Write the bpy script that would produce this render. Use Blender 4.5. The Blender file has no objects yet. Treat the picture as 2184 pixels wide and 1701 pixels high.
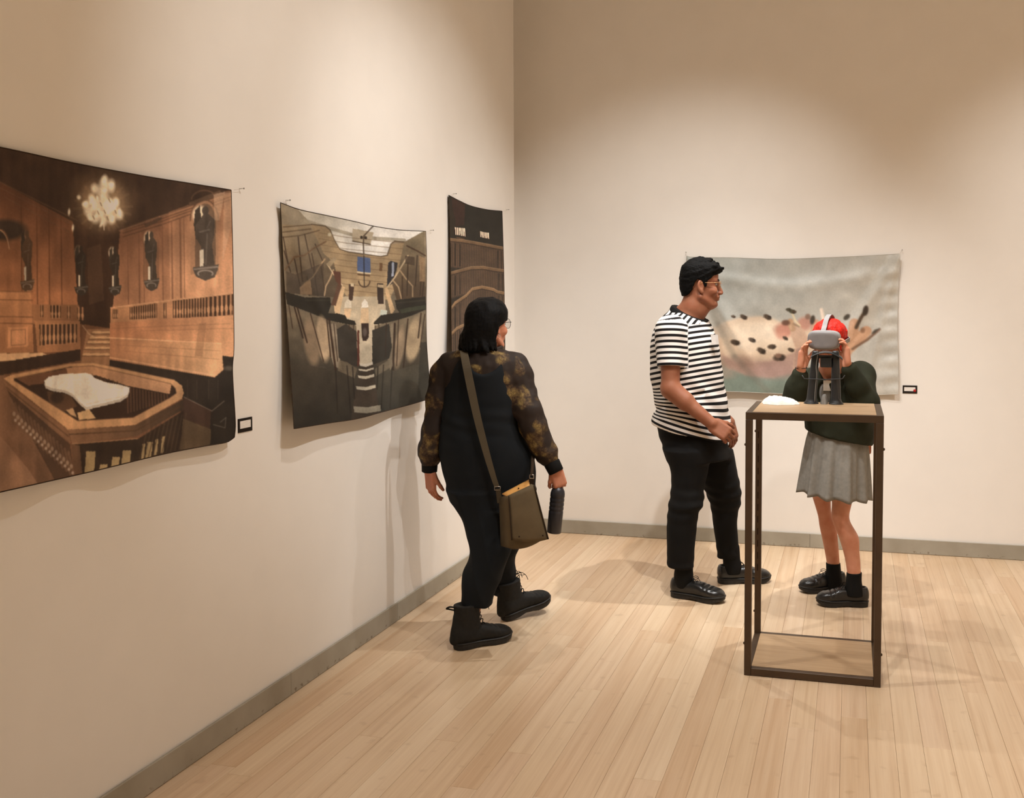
import bpy, bmesh, math, random
import numpy as np
from mathutils import Vector, Matrix
random.seed(7); RNG = np.random.default_rng(7)
SC = bpy.context.scene
COL = SC.collection

# ------------------------------------------------------------------ camera
F, CX, CY = 2080.0, 1285.0, 737.0          # focal length and optical centre, pixels of the 2184 x 1701 photo
W, Hh = 2184.0, 1701.0
EYE = 1.53
PITCH = math.atan((CY - 648.0) / F)
YAW = math.atan((1815.0 - CX) / math.hypot(F, CY - 648.0))
cam = bpy.data.cameras.new('camera'); camo = bpy.data.objects.new('camera', cam); COL.objects.link(camo)
cam.sensor_fit = 'HORIZONTAL'; cam.sensor_width = 36.0; cam.lens = F / W * 36.0
cam.shift_x = -(CX - W / 2) / W; cam.shift_y = (CY - Hh / 2) / W
cam.clip_start = 0.05; cam.clip_end = 60
camo.location = (0, 0, EYE); camo.rotation_euler = (math.pi / 2 - PITCH, 0, YAW)
SC.camera = camo

# measuring helpers: a photo pixel to a point of the room, on a plane of the room
FW = np.array([-math.sin(YAW) * math.cos(PITCH), math.cos(YAW) * math.cos(PITCH), -math.sin(PITCH)])
RT = np.array([math.cos(YAW), math.sin(YAW), 0.0]); UP = np.cross(RT, FW)
C0 = np.array([0, 0, EYE])
def ray(x, y): return FW + RT * (x - CX) / F - UP * (y - CY) / F
def onplane(x, y, ax, v):
    d = ray(x, y); return C0 + d * (v - C0[ax]) / d[ax]
def gnd(x, y, z=0.0): return onplane(x, y, 2, z)
def at(x, y, Y): return onplane(x, y, 1, Y)

# ------------------------------------------------------------------ world, lamps, exposure
wd = bpy.data.worlds.new('world'); SC.world = wd; wd.use_nodes = True
wd.node_tree.nodes['Background'].inputs[0].default_value = (1.0, 0.9, 0.78, 1)
wd.node_tree.nodes['Background'].inputs[1].default_value = 0.05
SC.view_settings.view_transform = 'Standard'; SC.view_settings.look = 'None'
SC.view_settings.gamma = 1.0; SC.view_settings.use_curve_mapping = False
SC.view_settings.exposure = 1.7
def spot(loc, aim, watts, size, blend=0.8, rad=0.035, col=(1.0, 0.80, 0.60)):
    l = bpy.data.lights.new('track_or_fill_spot', 'SPOT'); o = bpy.data.objects.new('track_or_fill_spot', l); COL.objects.link(o)
    l.energy = watts; l.spot_size = math.radians(size); l.spot_blend = blend; l.shadow_soft_size = rad; l.color = col
    o.location = loc
    o.rotation_euler = (Vector(aim) - Vector(loc)).to_track_quat('-Z', 'Y').to_euler()
    return o
CEIL = 4.15
#__LIGHTS__
WARM = (1.0, 0.985, 0.965)
TRACK_AND_FILL = (   # lamp, aim, watts, cone
    ((-1.45, 3.35, 4.0), (0.4, 5.1, 0.0), 42, 52),      # wash of the back wall
    ((-0.35, 3.50, 4.0), (-1.1, 6.2, 0.7), 78, 62),
    ((2.00, 3.10, 4.0), (1.7, 6.2, 1.1), 90, 58),
    ((-0.66, 4.20, 4.0), (0.35, 5.7, 0.1), 40, 56),
    ((0.02, 4.95, 4.0), (-1.25, 5.35, 0.2), 78, 58),       # wash of the left wall
    ((0.75, 3.60, 4.0), (-2.1, 4.7, 1.6), 66, 50),
    ((0.85, 2.35, 4.0), (-2.1, 3.65, 1.9), 60, 44),
    ((-1.55, 5.30, 4.0), (0.4, 3.9, 0.0), 30, 70),        # lamps turned to the floor
    ((-0.3, 2.60, 4.0), (-0.5, 3.2, 0.0), 44, 84),
    ((1.6, 2.30, 4.0), (1.5, 3.3, 0.0), 30, 86),
    ((1.2, 0.60, 4.0), (1.4, 0.9, 0.0), 45, 90),  # unseen downlight, put in for bounce fill
    ((3.2, -0.60, 4.0), (3.4, -0.4, 0.0), 195, 100),  # unseen lamp, added to raise the ambient level of the room
    ((3.6, 2.60, 4.0), (3.8, 2.6, 0.0), 195, 100))  # second added fill lamp, out of view on the right
for loc_, aim_, w_, c_ in TRACK_AND_FILL: spot(loc_, aim_, w_, c_, 0.9, col=WARM)

# ------------------------------------------------------------------ helpers
def mesh_np(name, V, Fq, smooth=False):
    V = np.asarray(V, np.float32); me = bpy.data.meshes.new(name)
    Fq = np.asarray(Fq, np.int32); n = Fq.shape[1]
    me.vertices.add(len(V)); me.vertices.foreach_set('co', V.ravel())
    me.loops.add(Fq.size); me.loops.foreach_set('vertex_index', Fq.ravel())
    me.polygons.add(len(Fq)); me.polygons.foreach_set('loop_start', np.arange(0, Fq.size, n, dtype=np.int32))
    me.polygons.foreach_set('loop_total', np.full(len(Fq), n, np.int32))
    if smooth: me.polygons.foreach_set('use_smooth', np.ones(len(Fq), bool))
    me.update(calc_edges=True); me.validate()
    return me
def link(name, me, mat=None, parent=None, **props):
    o = bpy.data.objects.new(name, me); COL.objects.link(o)
    if mat is not None and me is not None:
        me.materials.clear(); me.materials.append(mat)
    if parent is not None: o.parent = parent
    for k, v in props.items(): o[k] = v
    return o
def empty(name, loc, label, category, group=None, rz=0.0):
    o = bpy.data.objects.new(name, None); COL.objects.link(o); o.location = loc; o.rotation_euler = (0, 0, rz)
    o.empty_display_size = 0.1
    o['label'] = label; o['category'] = category
    if group: o['group'] = group
    return o
def keep(o, parent):
    """parent o to a root standing at a location with world-space vertices kept in place"""
    o.parent = parent; o.matrix_parent_inverse = Matrix.LocRotScale(parent.location, parent.rotation_euler, None).inverted()
    return o
def bm_obj(name, bm, mat, parent=None, smooth=False, **props):
    me = bpy.data.meshes.new(name); bm.normal_update(); bm.to_mesh(me); bm.free()
    if smooth: me.polygons.foreach_set('use_smooth', np.ones(len(me.polygons), bool))
    return link(name, me, mat, parent, **props)
def box_bm(bm, lo, hi, bevel=0.0, seg=1):
    r = bmesh.ops.create_cube(bm, size=1.0); lo = Vector(lo); hi = Vector(hi)
    for v in r['verts']: v.co = Vector((lo[i] + (v.co[i] + 0.5) * (hi[i] - lo[i]) for i in range(3)))
    if bevel > 0:
        ed = list({e for v in r['verts'] for e in v.link_edges})
        bmesh.ops.bevel(bm, geom=ed, offset=bevel, segments=seg, profile=0.5, affect='EDGES')
    return bm
def box(name, lo, hi, mat, parent=None, bevel=0.0, seg=1, **props):
    return bm_obj(name, box_bm(bmesh.new(), lo, hi, bevel, seg), mat, parent, **props)
def tube_arrays(pts, r, sides=8, close=False, base=0):
    pts = np.asarray(pts, float); n = len(pts)
    r = np.broadcast_to(np.asarray(r, float), (n,))
    T = np.gradient(pts, axis=0)
    if close: T = np.roll(pts, -1, 0) - np.roll(pts, 1, 0)
    T /= np.linalg.norm(T, axis=1)[:, None] + 1e-12
    ref = np.array([0, 0, 1.0]) if abs(T[0][2]) < 0.9 else np.array([1.0, 0, 0])
    N = np.cross(T[0], ref); N /= np.linalg.norm(N); V = []
    for i in range(n):
        N = N - T[i] * (N @ T[i]); N /= np.linalg.norm(N) + 1e-12; B = np.cross(T[i], N)
        a = np.linspace(0, 2 * math.pi, sides, endpoint=False)
        V.append(pts[i] + r[i] * (np.cos(a)[:, None] * N + np.sin(a)[:, None] * B))
    V = np.concatenate(V); Q = []
    m = n if close else n - 1
    for i in range(m):
        a0 = i * sides; b0 = ((i + 1) % n) * sides
        for k in range(sides): Q.append((a0 + k, a0 + (k + 1) % sides, b0 + (k + 1) % sides, b0 + k))
    if not close:
        V = np.vstack([V, pts[0], pts[-1]]); c0 = n * sides; c1 = c0 + 1
        for k in range(sides):
            Q.append((c0, (k + 1) % sides, k, k)); e = (n - 1) * sides; Q.append((c1, e + k, e + (k + 1) % sides, e + (k + 1) % sides))
    return V, [tuple(q + base if True else q for q in f) for f in Q]
def quads_obj(name, V, Q, mat, parent=None, smooth=True, **props):
    me = bpy.data.meshes.new(name)
    Q2 = [tuple(dict.fromkeys(q)) for q in Q]
    me.from_pydata([tuple(v) for v in V], [], Q2); me.update()
    if smooth: me.polygons.foreach_set('use_smooth', np.ones(len(me.polygons), bool))
    return link(name, me, mat, parent, **props)
def tube(name, pts, r, mat, parent=None, sides=8, close=False, **props):
    V, Q = tube_arrays(pts, r, sides, close); return quads_obj(name, V, Q, mat, parent, **props)
def tubes(name, lst, mat, parent=None, sides=6, **props):
    VV, QQ, b = [], [], 0
    for pts, r in lst:
        V, Q = tube_arrays(pts, r, sides, False, b); VV.append(V); QQ += Q; b += len(V)
    return quads_obj(name, np.vstack(VV), QQ, mat, parent, **props)
def spline(pts, n):
    pts = np.asarray(pts, float); m = len(pts)
    P = np.vstack([2 * pts[0] - pts[1], pts, 2 * pts[-1] - pts[-2]])
    out = []
    for t in np.linspace(0, m - 1 - 1e-9, n):
        i = int(t); f = t - i; a, b, c, d = P[i], P[i + 1], P[i + 2], P[i + 3]
        out.append(0.5 * (2 * b + (c - a) * f + (2 * a - 5 * b + 4 * c - d) * f * f + (3 * b - a - 3 * c + d) * f ** 3))
    return np.array(out)
def lathe(name, prof, mat, parent=None, n=24, **props):
    V, Q = [], []
    for (r, z) in prof:
        for k in range(n):
            a = 2 * math.pi * k / n; V.append((r * math.cos(a), r * math.sin(a), z))
    for i in range(len(prof) - 1):
        for k in range(n): Q.append((i * n + k, i * n + (k + 1) % n, (i + 1) * n + (k + 1) % n, (i + 1) * n + k))
    V.append((0, 0, prof[0][1])); V.append((0, 0, prof[-1][1])); c = len(V) - 2
    for k in range(n): Q.append((c, (k + 1) % n, k)); e = (len(prof) - 1) * n; Q.append((c + 1, e + k, e + (k + 1) % n))
    return quads_obj(name, V, Q, mat, parent, **props)

# ------------------------------------------------------------------ materials
def lin(c):
    c = np.asarray(c, float) / 255.0
    return np.where(c <= 0.04045, c / 12.92, ((c + 0.055) / 1.055) ** 2.4)
class NT:
    def __init__(s, name):
        s.m = bpy.data.materials.new(name); s.m.use_nodes = True; s.t = s.m.node_tree; s.t.nodes.clear()
        s.out = s.n('ShaderNodeOutputMaterial'); s.b = s.n('ShaderNodeBsdfPrincipled'); s.l(s.b, 0, s.out, 0)
    def n(s, k, **p):
        x = s.t.nodes.new(k)
        for a, v in p.items(): setattr(x, a, v)
        return x
    def l(s, a, i, b, j): s.t.links.new(a.outputs[i], b.inputs[j])
    def set(s, **k):
        for a, v in k.items(): s.b.inputs[a.replace('_', ' ')].default_value = v
    def ramp(s, stops, interp='LINEAR'):
        r = s.n('ShaderNodeValToRGB'); r.color_ramp.interpolation = interp; e = r.color_ramp.elements
        while len(e) < len(stops): e.new(0.5)
        for i, (p, c) in enumerate(stops):
            e[i].position = p; e[i].color = (*c[:3], 1) if len(c) >= 3 else (c[0],) * 3 + (1,)
        return r
    def mix(s, bl='MIX', fac=0.5):
        m = s.n('ShaderNodeMix', data_type='RGBA', blend_type=bl); m.inputs[0].default_value = fac; return m
    def math(s, op, b=None, a=None):
        m = s.n('ShaderNodeMath', operation=op)
        if a is not None: m.inputs[0].default_value = a
        if b is not None: m.inputs[1].default_value = b
        return m
    def bump(s, src, i, strength=0.2, dist=0.01):
        b = s.n('ShaderNodeBump'); b.inputs['Strength'].default_value = strength; b.inputs['Distance'].default_value = dist
        s.l(src, i, b, 'Height'); s.l(b, 0, s.b, 'Normal'); return b
def solid(name, rgb, rough=0.6, spec=0.4, metal=0.0, var=0.08, scale=30.0, bump=0.0, bscale=200.0, sheen=0.0, stretch=(1, 1, 1)):
    """one surface colour with a slight procedural mottling"""
    t = NT(name); c = lin(rgb)
    tc = t.n('ShaderNodeTexCoord'); mp = t.n('ShaderNodeMapping'); mp.inputs['Scale'].default_value = stretch
    t.l(tc, 'Object', mp, 0)
    nz = t.n('ShaderNodeTexNoise'); nz.inputs['Scale'].default_value = scale; nz.inputs['Detail'].default_value = 4
    t.l(mp, 0, nz, 'Vector')
    r = t.ramp([(0.3, c * (1 - var)), (0.7, np.minimum(c * (1 + var), 1))]); t.l(nz, 'Fac', r, 0); t.l(r, 0, t.b, 'Base Color')
    t.set(Roughness=rough, Specular_IOR_Level=spec, Metallic=metal)
    if sheen: t.set(Sheen_Weight=sheen)
    if bump:
        n2 = t.n('ShaderNodeTexNoise'); n2.inputs['Scale'].default_value = bscale; t.l(mp, 0, n2, 'Vector')
        t.bump(n2, 'Fac', bump, 0.004)
    return t.m

# ------------------------------------------------------------------ room shell
M_wall = solid('wall_paint', (238, 232, 224), 0.75, 0.25, var=0.012, scale=6, bump=0.03, bscale=160)
M_ceil = solid('ceiling_paint', (240, 234, 224), 0.9, 0.1, var=0.02)
LX, BY = -2.12, 6.215
def S(o): o['kind'] = 'structure'; return o
S(box('wall_left', (LX - 0.2, -4.0, 0), (LX, 6.008, CEIL), M_wall))
S(box('wall_back', (LX - 0.4, BY, 0), (5.4, BY + 0.2, CEIL), M_wall))
S(box('wall_corner', (LX - 0.2, 6.008, 0), (LX - 0.08, BY, CEIL), M_wall))
S(box('wall_right', (5.2, -4.0, 0), (5.4, BY, CEIL), M_wall))
S(box('wall_front', (LX - 0.2, -4.2, 0), (5.4, -4.0, CEIL), M_wall))
S(box('ceiling', (LX - 0.4, -4.2, CEIL), (5.4, BY + 0.2, CEIL + 0.2), M_ceil))

# floor: every plank in view is a board of its own on a dark bed
def plank_mat():
    t = NT('pale_maple_planks')
    oi = t.n('ShaderNodeObjectInfo'); tc = t.n('ShaderNodeTexCoord')
    off = t.n('ShaderNodeCombineXYZ'); m7 = t.math('MULTIPLY', 37.0); t.l(oi, 'Random', m7, 0)
    t.l(m7, 0, off, 0); t.l(m7, 0, off, 1)
    add = t.n('ShaderNodeVectorMath', operation='ADD'); t.l(tc, 'Object', add, 0); t.l(off, 0, add, 1)
    mp = t.n('ShaderNodeMapping'); mp.inputs['Scale'].default_value = (42, 0.9, 1); t.l(add, 0, mp, 0)
    strips = t.n('ShaderNodeTexNoise'); strips.inputs['Scale'].default_value = 1.0; strips.inputs['Detail'].default_value = 2.5; strips.inputs['Roughness'].default_value = 0.6
    t.l(mp, 0, strips, 'Vector')
    mp2 = t.n('ShaderNodeMapping'); mp2.inputs['Scale'].default_value = (220, 5, 1); t.l(add, 0, mp2, 0)
    grain = t.n('ShaderNodeTexNoise'); grain.inputs['Scale'].default_value = 1.0; grain.inputs['Detail'].default_value = 3; t.l(mp2, 0, grain, 'Vector')
    r1 = t.ramp([(0.0, lin((214, 172, 128))), (0.28, lin((222, 186, 144))), (0.55, lin((228, 195, 154))), (0.8, lin((225, 188, 151))), (1.0, lin((236, 208, 170)))])
    t.l(oi, 'Random', r1, 0)
    r2 = t.ramp([(0.30, lin((203, 168, 128))), (0.48, lin((232, 205, 168))), (0.66, lin((246, 224, 190)))]); t.l(strips, 'Fac', r2, 0)
    mx = t.mix('MIX', 0.38); t.l(r1, 0, mx, 6); t.l(r2, 0, mx, 7)
    r3 = t.ramp([(0.35, (0.86, 0.82, 0.78)), (0.6, (1, 1, 1))]); t.l(grain, 'Fac', r3, 0)
    m2 = t.mix('MULTIPLY', 0.28); t.l(mx, 2, m2, 6); t.l(r3, 0, m2, 7)
    kn = t.n('ShaderNodeTexNoise'); kn.inputs['Scale'].default_value = 16; kn.inputs['Detail'].default_value = 1; t.l(add, 0, kn, 'Vector')
    r4 = t.ramp([(0.0, (0.72, 0.66, 0.60)), (0.24, (0.80, 0.74, 0.68)), (0.33, (1, 1, 1))]); t.l(kn, 'Fac', r4, 0)
    m3 = t.mix('MULTIPLY', 0.5); t.l(m2, 2, m3, 6); t.l(r4, 0, m3, 7)
    hs = t.n('ShaderNodeHueSaturation'); hs.inputs['Saturation'].default_value = 0.92; hs.inputs['Value'].default_value = 0.92
    t.l(m3, 2, hs, 'Color'); t.l(hs, 0, t.b, 'Base Color')
    t.set(Roughness=0.34, Specular_IOR_Level=0.42); t.bump(grain, 'Fac', 0.04, 0.002)
    return t.m
M_plank = plank_mat()
M_bed = solid('floor_bed', (95, 68, 45), 0.9, 0.1)
floor = S(box('floor', (LX - 0.2, -4.0, -0.06), (5.3, BY + 0.1, -0.012), M_bed))
PW, PX0 = 0.0923, -0.019
plank_meshes = {}
def plank_me(L, w=PW):
    k = (round(L, 3), round(w, 4))
    if k not in plank_meshes:
        bm = box_bm(bmesh.new(), (0.0003, 0.0004, -0.012), (w - 0.0003, L - 0.0004, 0.0), 0.0006)
        me = bpy.data.meshes.new('plank'); bm.to_mesh(me); bm.free(); me.materials.append(M_plank); plank_meshes[k] = me
    return plank_meshes[k]
LENS = [0.9, 1.3, 1.6, 1.9, 2.2, 2.5]
rp = random.Random(21); nplank = 0; restV, restQ = [], []
i0 = int(math.floor((LX - PX0) / PW)); i1 = int(math.ceil((5.2 - PX0) / PW))
for i in range(i0, i1):
    x = PX0 + i * PW; y = -3.99 - rp.random() * 1.0
    while y < BY:
        L = rp.choice(LENS); ye = min(y + L, BY + 0.02)
        xc = x + PW / 2
        # boards the photograph can see become boards of their own
        q = np.array([xc, ye, 0]) - C0; w_ = q @ FW
        px = CX + F * (q @ RT) / w_ if w_ > 0.3 else 1e9
        vis = ye > 2.72 and xc > LX - PW / 2 and px < 2330
        if vis and nplank < 300:
            o = bpy.data.objects.new('plank', plank_me(round(ye - y, 3))); COL.objects.link(o); o.parent = floor
            o.location = (x, y, 0); nplank += 1
        else:
            b = len(restV); y0_ = max(y, -3.99)
            restV += [(x + 0.0003, y0_, 0), (x + PW - 0.0003, y0_, 0), (x + PW - 0.0003, ye - 0.0006, 0), (x + 0.0003, ye - 0.0006, 0)]
            restQ.append((b, b + 1, b + 2, b + 3))
        y = ye if L else ye
        if ye >= BY: break
if restV:
    me = mesh_np('plank_field', restV, restQ); o = link('plank_field', me, M_plank, floor); o['kind'] = 'stuff'

# baseboards, in lengths with open joints
def base_mat():
    t = NT('grey_baseboard'); tc = t.n('ShaderNodeTexCoord')
    n1 = t.n('ShaderNodeTexNoise'); n1.inputs['Scale'].default_value = 5; n1.inputs['Detail'].default_value = 5; t.l(tc, 'Object', n1, 'Vector')
    r = t.ramp([(0.3, lin((152, 144, 128))), (0.7, lin((170, 163, 148)))]); t.l(n1, 'Fac', r, 0)
    n2 = t.n('ShaderNodeTexNoise'); n2.inputs['Scale'].default_value = 45; n2.inputs['Detail'].default_value = 2; t.l(tc, 'Object', n2, 'Vector')
    sp = t.n('ShaderNodeSeparateXYZ'); t.l(tc, 'Object', sp, 0)
    lo = t.math('LESS_THAN', 0.02); t.l(sp, 2, lo, 0)
    sc = t.ramp([(0.60, (1, 1, 1)), (0.72, (0.55, 0.5, 0.45))]); t.l(n2, 'Fac', sc, 0)
    mx = t.mix('MULTIPLY', 0.0); t.l(lo, 0, mx, 0); t.l(r, 0, mx, 6); t.l(sc, 0, mx, 7); t.l(mx, 2, t.b, 'Base Color')
    t.set(Roughness=0.55, Specular_IOR_Level=0.35); return t.m
M_base = base_mat()
def joints_y(px_list): return [float(onplane(px, 1300, 0, LX + 0.013)[1]) for px in px_list]
bl = S(box('baseboard_left', (LX, -3.99, 0.0), (LX + 0.008, 6.0, 0.086), M_base))
ys = [-3.9, -1.0, 1.2] + joints_y([619, 848]) + [5.99]
for a, b in zip(ys[:-1], ys[1:]):
    box('baseboard_length', (LX + 0.006, a + 0.0009, 0.001), (LX + 0.013, b - 0.0009, 0.09), M_base, bl, bevel=0.0025)
bb = S(box('baseboard_back', (LX - 0.1, BY - 0.008, 0.0), (5.2, BY, 0.086), M_base))
xs = [LX - 0.08, float(onplane(1727, 1150, 1, BY - 0.013)[0]), 1.9, 3.6, 5.19]
for a, b in zip(xs[:-1], xs[1:]):
    box('baseboard_length', (a + 0.0009, BY - 0.013, 0.001), (b - 0.0009, BY - 0.006, 0.09), M_base, bb, bevel=0.0025)

# ------------------------------------------------------------------ printed cloths: a fine woven mesh, every vertex carries its dye colour
class Canvas:
    """points measured on the photo; colours are the dye"""
    def __init__(s, X, Y, base): s.X, s.Y = X, Y; s.c = np.tile(np.asarray(base, np.float32), (len(X), 1))
    def _sub(s, x0, x1, y0, y1): return np.nonzero((s.X >= x0) & (s.X <= x1) & (s.Y >= y0) & (s.Y <= y1))[0]
    def _put(s, i, a, c):
        a = np.asarray(a, np.float32)
        if a.ndim == 0: a = np.full(len(i), a)
        s.c[i] += (np.asarray(c, np.float32) - s.c[i]) * a[:, None]
    def inside(s, pts, i):
        x, y = s.X[i], s.Y[i]; m = np.zeros(len(i), bool); n = len(pts)
        for k in range(n):
            (x0, y0), (x1, y1) = pts[k], pts[(k + 1) % n]
            if y0 == y1: continue
            m ^= ((y0 > y) != (y1 > y)) & (x < (x1 - x0) * (y - y0) / (y1 - y0) + x0)
        return m
    def poly(s, pts, c, a=1.0):
        xs = [p[0] for p in pts]; ys = [p[1] for p in pts]
        i = s._sub(min(xs), max(xs), min(ys), max(ys)); i = i[s.inside(pts, i)]; s._put(i, a, c)
    def grad(s, pts, c0, p0, c1, p1, a=1.0):
        xs = [p[0] for p in pts]; ys = [p[1] for p in pts]
        i = s._sub(min(xs), max(xs), min(ys), max(ys)); i = i[s.inside(pts, i)]
        d = np.subtract(p1, p0); t = np.clip(((s.X[i] - p0[0]) * d[0] + (s.Y[i] - p0[1]) * d[1]) / (d @ d), 0, 1)[:, None]
        s._put(i, a, np.asarray(c0) * (1 - t) + np.asarray(c1) * t)
    def line(s, pts, w, c, a=1.0):
        for (x0, y0), (x1, y1) in zip(pts[:-1], pts[1:]):
            i = s._sub(min(x0, x1) - w - 1, max(x0, x1) + w + 1, min(y0, y1) - w - 1, max(y0, y1) + w + 1)
            dx, dy = x1 - x0, y1 - y0; L = dx * dx + dy * dy + 1e-9
            t = np.clip(((s.X[i] - x0) * dx + (s.Y[i] - y0) * dy) / L, 0, 1)
            d = np.hypot(s.X[i] - x0 - t * dx, s.Y[i] - y0 - t * dy)
            s._put(i, a * np.clip(w / 2 - d + 0.6, 0, 1), c)
    def ell(s, cx, cy, rx, ry, c, a=1.0, soft=0.15, rot=0.0):
        R = max(rx, ry) * (1 + soft) + 1; i = s._sub(cx - R, cx + R, cy - R, cy + R)
        q = math.radians(rot); x, y = s.X[i] - cx, s.Y[i] - cy
        u = (x * math.cos(q) + y * math.sin(q)) / rx; v = (-x * math.sin(q) + y * math.cos(q)) / ry
        s._put(i, a * np.clip((1 + soft / 2 - np.hypot(u, v)) / max(soft, 1e-3), 0, 1), c)
    def blur(s, n):
        for _ in range(n):
            g = np.pad(s.c.reshape(*s.shape, 3), ((1, 1), (1, 1), (0, 0)), 'edge'); s.c = ((g[:-2, 1:-1] + g[2:, 1:-1] + g[1:-1, :-2] + g[1:-1, 2:] + 2 * g[1:-1, 1:-1]) / 6).reshape(-1, 3)
    def noise(s, sx, sy, amp, seed=0, pts=None, tint=(1, 1, 1)):
        g = np.random.default_rng(seed).random((64, 64)); x = s.X / sx + 40; y = s.Y / sy + 40
        i = np.floor(x).astype(int); j = np.floor(y).astype(int); u = x - i; v = y - j; u = u * u * (3 - 2 * u); v = v * v * (3 - 2 * v)
        f = (g[i % 64, j % 64] * (1 - u) + g[(i + 1) % 64, j % 64] * u) * (1 - v) + (g[i % 64, (j + 1) % 64] * (1 - u) + g[(i + 1) % 64, (j + 1) % 64] * u) * v
        k = 1 + amp * (f - 0.5)[:, None] * np.asarray(tint)
        if pts is not None:
            m = s.inside(pts, np.arange(len(s.X))); s.c[m] *= k[m]
        else: s.c *= k
def arc(cx, cy, rx, ry, a0, a1, n=24): return [(cx + rx * math.cos(math.radians(a)), cy + ry * math.sin(math.radians(a))) for a in np.linspace(a0, a1, n)]

def paint_theatre(k):
    D = (58, 38, 24)
    k.grad([(-400, 150), (600, 350), (600, 1100), (-400, 1150)], (110, 68, 36), (0, 330), (120, 78, 46), (0, 1050))
    # left wall panels and ceiling
    k.grad([(-400, 300), (0, 378), (165, 470), (168, 660), (-400, 660)], (88, 52, 28), (60, 400), (178, 112, 60), (40, 640))
    for x in (-330, -250, -160, -75, 45, 78, 104, 130): k.line([(x, 390 + max(x, 0) * .5), (x + 2, 650)], 2.2, (92, 54, 28), .7)
    k.poly([(-400, 150), (0, 300), (600, 420), (493, 412), (262, 492), (215, 498), (165, 478), (0, 388), (-400, 300)], (62, 42, 27))
    k.poly([(155, 470), (215, 485), (262, 490), (272, 520), (236, 700), (168, 690)], (64, 42, 26))
    k.poly([(185, 530), (215, 520), (222, 640), (190, 650)], (82, 56, 36), .8)
    for q in ((0, 400, 160, 482), (0, 388, 165, 470), (-300, 330, 0, 400), (10, 420, 150, 496)): k.line([(q[0], q[1]), (q[2], q[3])], 2, (104, 72, 44), .6)
    # right wall
    k.grad([(256, 492), (300, 478), (493, 412), (500, 415), (500, 640), (240, 660), (250, 560)], (120, 76, 44), (300, 480), (205, 140, 88), (400, 640))
    k.grad([(360, 452), (493, 404), (500, 640), (362, 650)], (140, 94, 58), (380, 430), (212, 150, 98), (400, 600), .7)
    for a in (0, 7, 13, 21): k.line([(262, 484 + a), (345, 460 + a * .9), (494, 408 + a * .8)], 1.6, (76, 50, 30), .8)
    k.line([(255, 492), (340, 462), (493, 414)], 3.5, (170, 118, 76), .5)
    for x, w in ((272, 2), (296, 3), (306, 1.5), (346, 2), (366, 2.5), (384, 3.5), (392, 1.5)): k.line([(x, 505 - (x - 272) * .35), (x + 2, 648 - (x - 272) * .12)], w, (118, 74, 44), .75)
    k.poly(arc(436, 470, 30, 44, 180, 360) + [(466, 585), (406, 585)], (164, 118, 78), .7); k.line(arc(436, 470, 30, 44, 180, 360), 3, (104, 72, 46), .9); k.poly(arc(438, 472, 22, 38, 180, 360) + [(460, 570), (416, 570)], (92, 72, 54), .7)
    k.poly(arc(322, 515, 17, 26, 180, 360) + [(339, 600), (305, 600)], (118, 80, 50), .6)
    k.poly([(403, 432), (470, 405), (472, 414), (405, 440)], (92, 66, 44)); k.line(arc(436, 428, 28, 22, 190, 340), 2.5, (96, 66, 42), .9)
    k.poly([(308, 478), (345, 462), (345, 468), (310, 486)], (84, 58, 38))
    # figures in niches on brackets
    def figure(x, y0, y1, w, tone, glow):
        h = y1 - y0
        k.ell(x - w * .28, y0 + h * .14, w * .40, h * .15, glow, 1, .35)
        k.poly([(x - w * .55, y0 + h * .07), (x - w * .28, y0 - h * .02), (x - w * .22, y0 + h * .3), (x - w * .5, y0 + h * .55), (x - w * .62, y0 + h * .3)], (60, 50, 40))
        k.ell(x, y0 + h * .07, w * .18, h * .075, tone)
        k.poly([(x - w * .1, y0 + h * .12), (x + w * .15, y0 + h * .12), (x + w * .5, y0 + h * .22), (x + w * .46, y0 + h * .5), (x + w * .36, y0 + h * .62), (x + w * .5, y0 + h), (x - w * .28, y0 + h), (x - w * .22, y0 + h * .66), (x - w * .5, y0 + h * .52), (x - w * .52, y0 + h * .3), (x - w * .25, y0 + h * .2)], tone)
        k.line([(x - w * .3, y0 + h * .42), (x + w * .2, y0 + h * .38)], w * .08, np.add(tone, 34), .8)
        k.line([(x + w * .1, y0 + h * .45), (x + w * .02, y0 + h * .95)], w * .07, np.add(tone, 26), .8)
        k.line([(x + w * .25, y0 + h * .25), (x + w * .1, y0 + h * .35)], w * .07, np.add(tone, 22), .8)
        k.poly([(x - w * .3, y0 + h * .72), (x - w * .08, y0 + h * .7), (x - w * .1, y0 + h), (x - w * .28, y0 + h)], (205, 190, 165))
        k.poly([(x - w * .68, y1), (x + w * .72, y1 - h * .05), (x + w * .66, y1 + h * .04), (x + w * .5, y1 + h * .16), (x, y1 + h * .22), (x - w * .5, y1 + h * .15), (x - w * .64, y1 + h * .05)], np.add(tone, 8))
        k.line([(x - w * .6, y1 + h * .03), (x + w * .66, y1 - h * .01)], w * .09, np.add(tone, 62), .8)
        k.line(arc(x, y1 + h * .1, w * .4, h * .05, 150, 390), w * .07, np.add(tone, 70), .7)
    figure(438, 440, 570, 40, (76, 64, 53), (224, 196, 158))
    figure(323, 494, 598, 24, (70, 58, 46), (214, 180, 140))
    figure(245, 527, 612, 20, (54, 44, 34), (190, 170, 140)); figure(173, 524, 612, 21, (50, 40, 30), (120, 96, 70))
    figure(58, 492, 600, 22, (86, 62, 42), (128, 92, 60)); figure(-120, 470, 600, 34, (74, 56, 40), (150, 110, 74)); figure(-270, 440, 590, 40, (70, 54, 40), (160, 120, 80))
    k.ell(10, 490, 46, 22, (52, 42, 34), .9, .4); k.line(arc(0, 530, 20, 40, 200, 350), 3, (110, 72, 44), .9); k.line(arc(-4, 540, 24, 50, 250, 350), 2, (210, 160, 110), .5)
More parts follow.
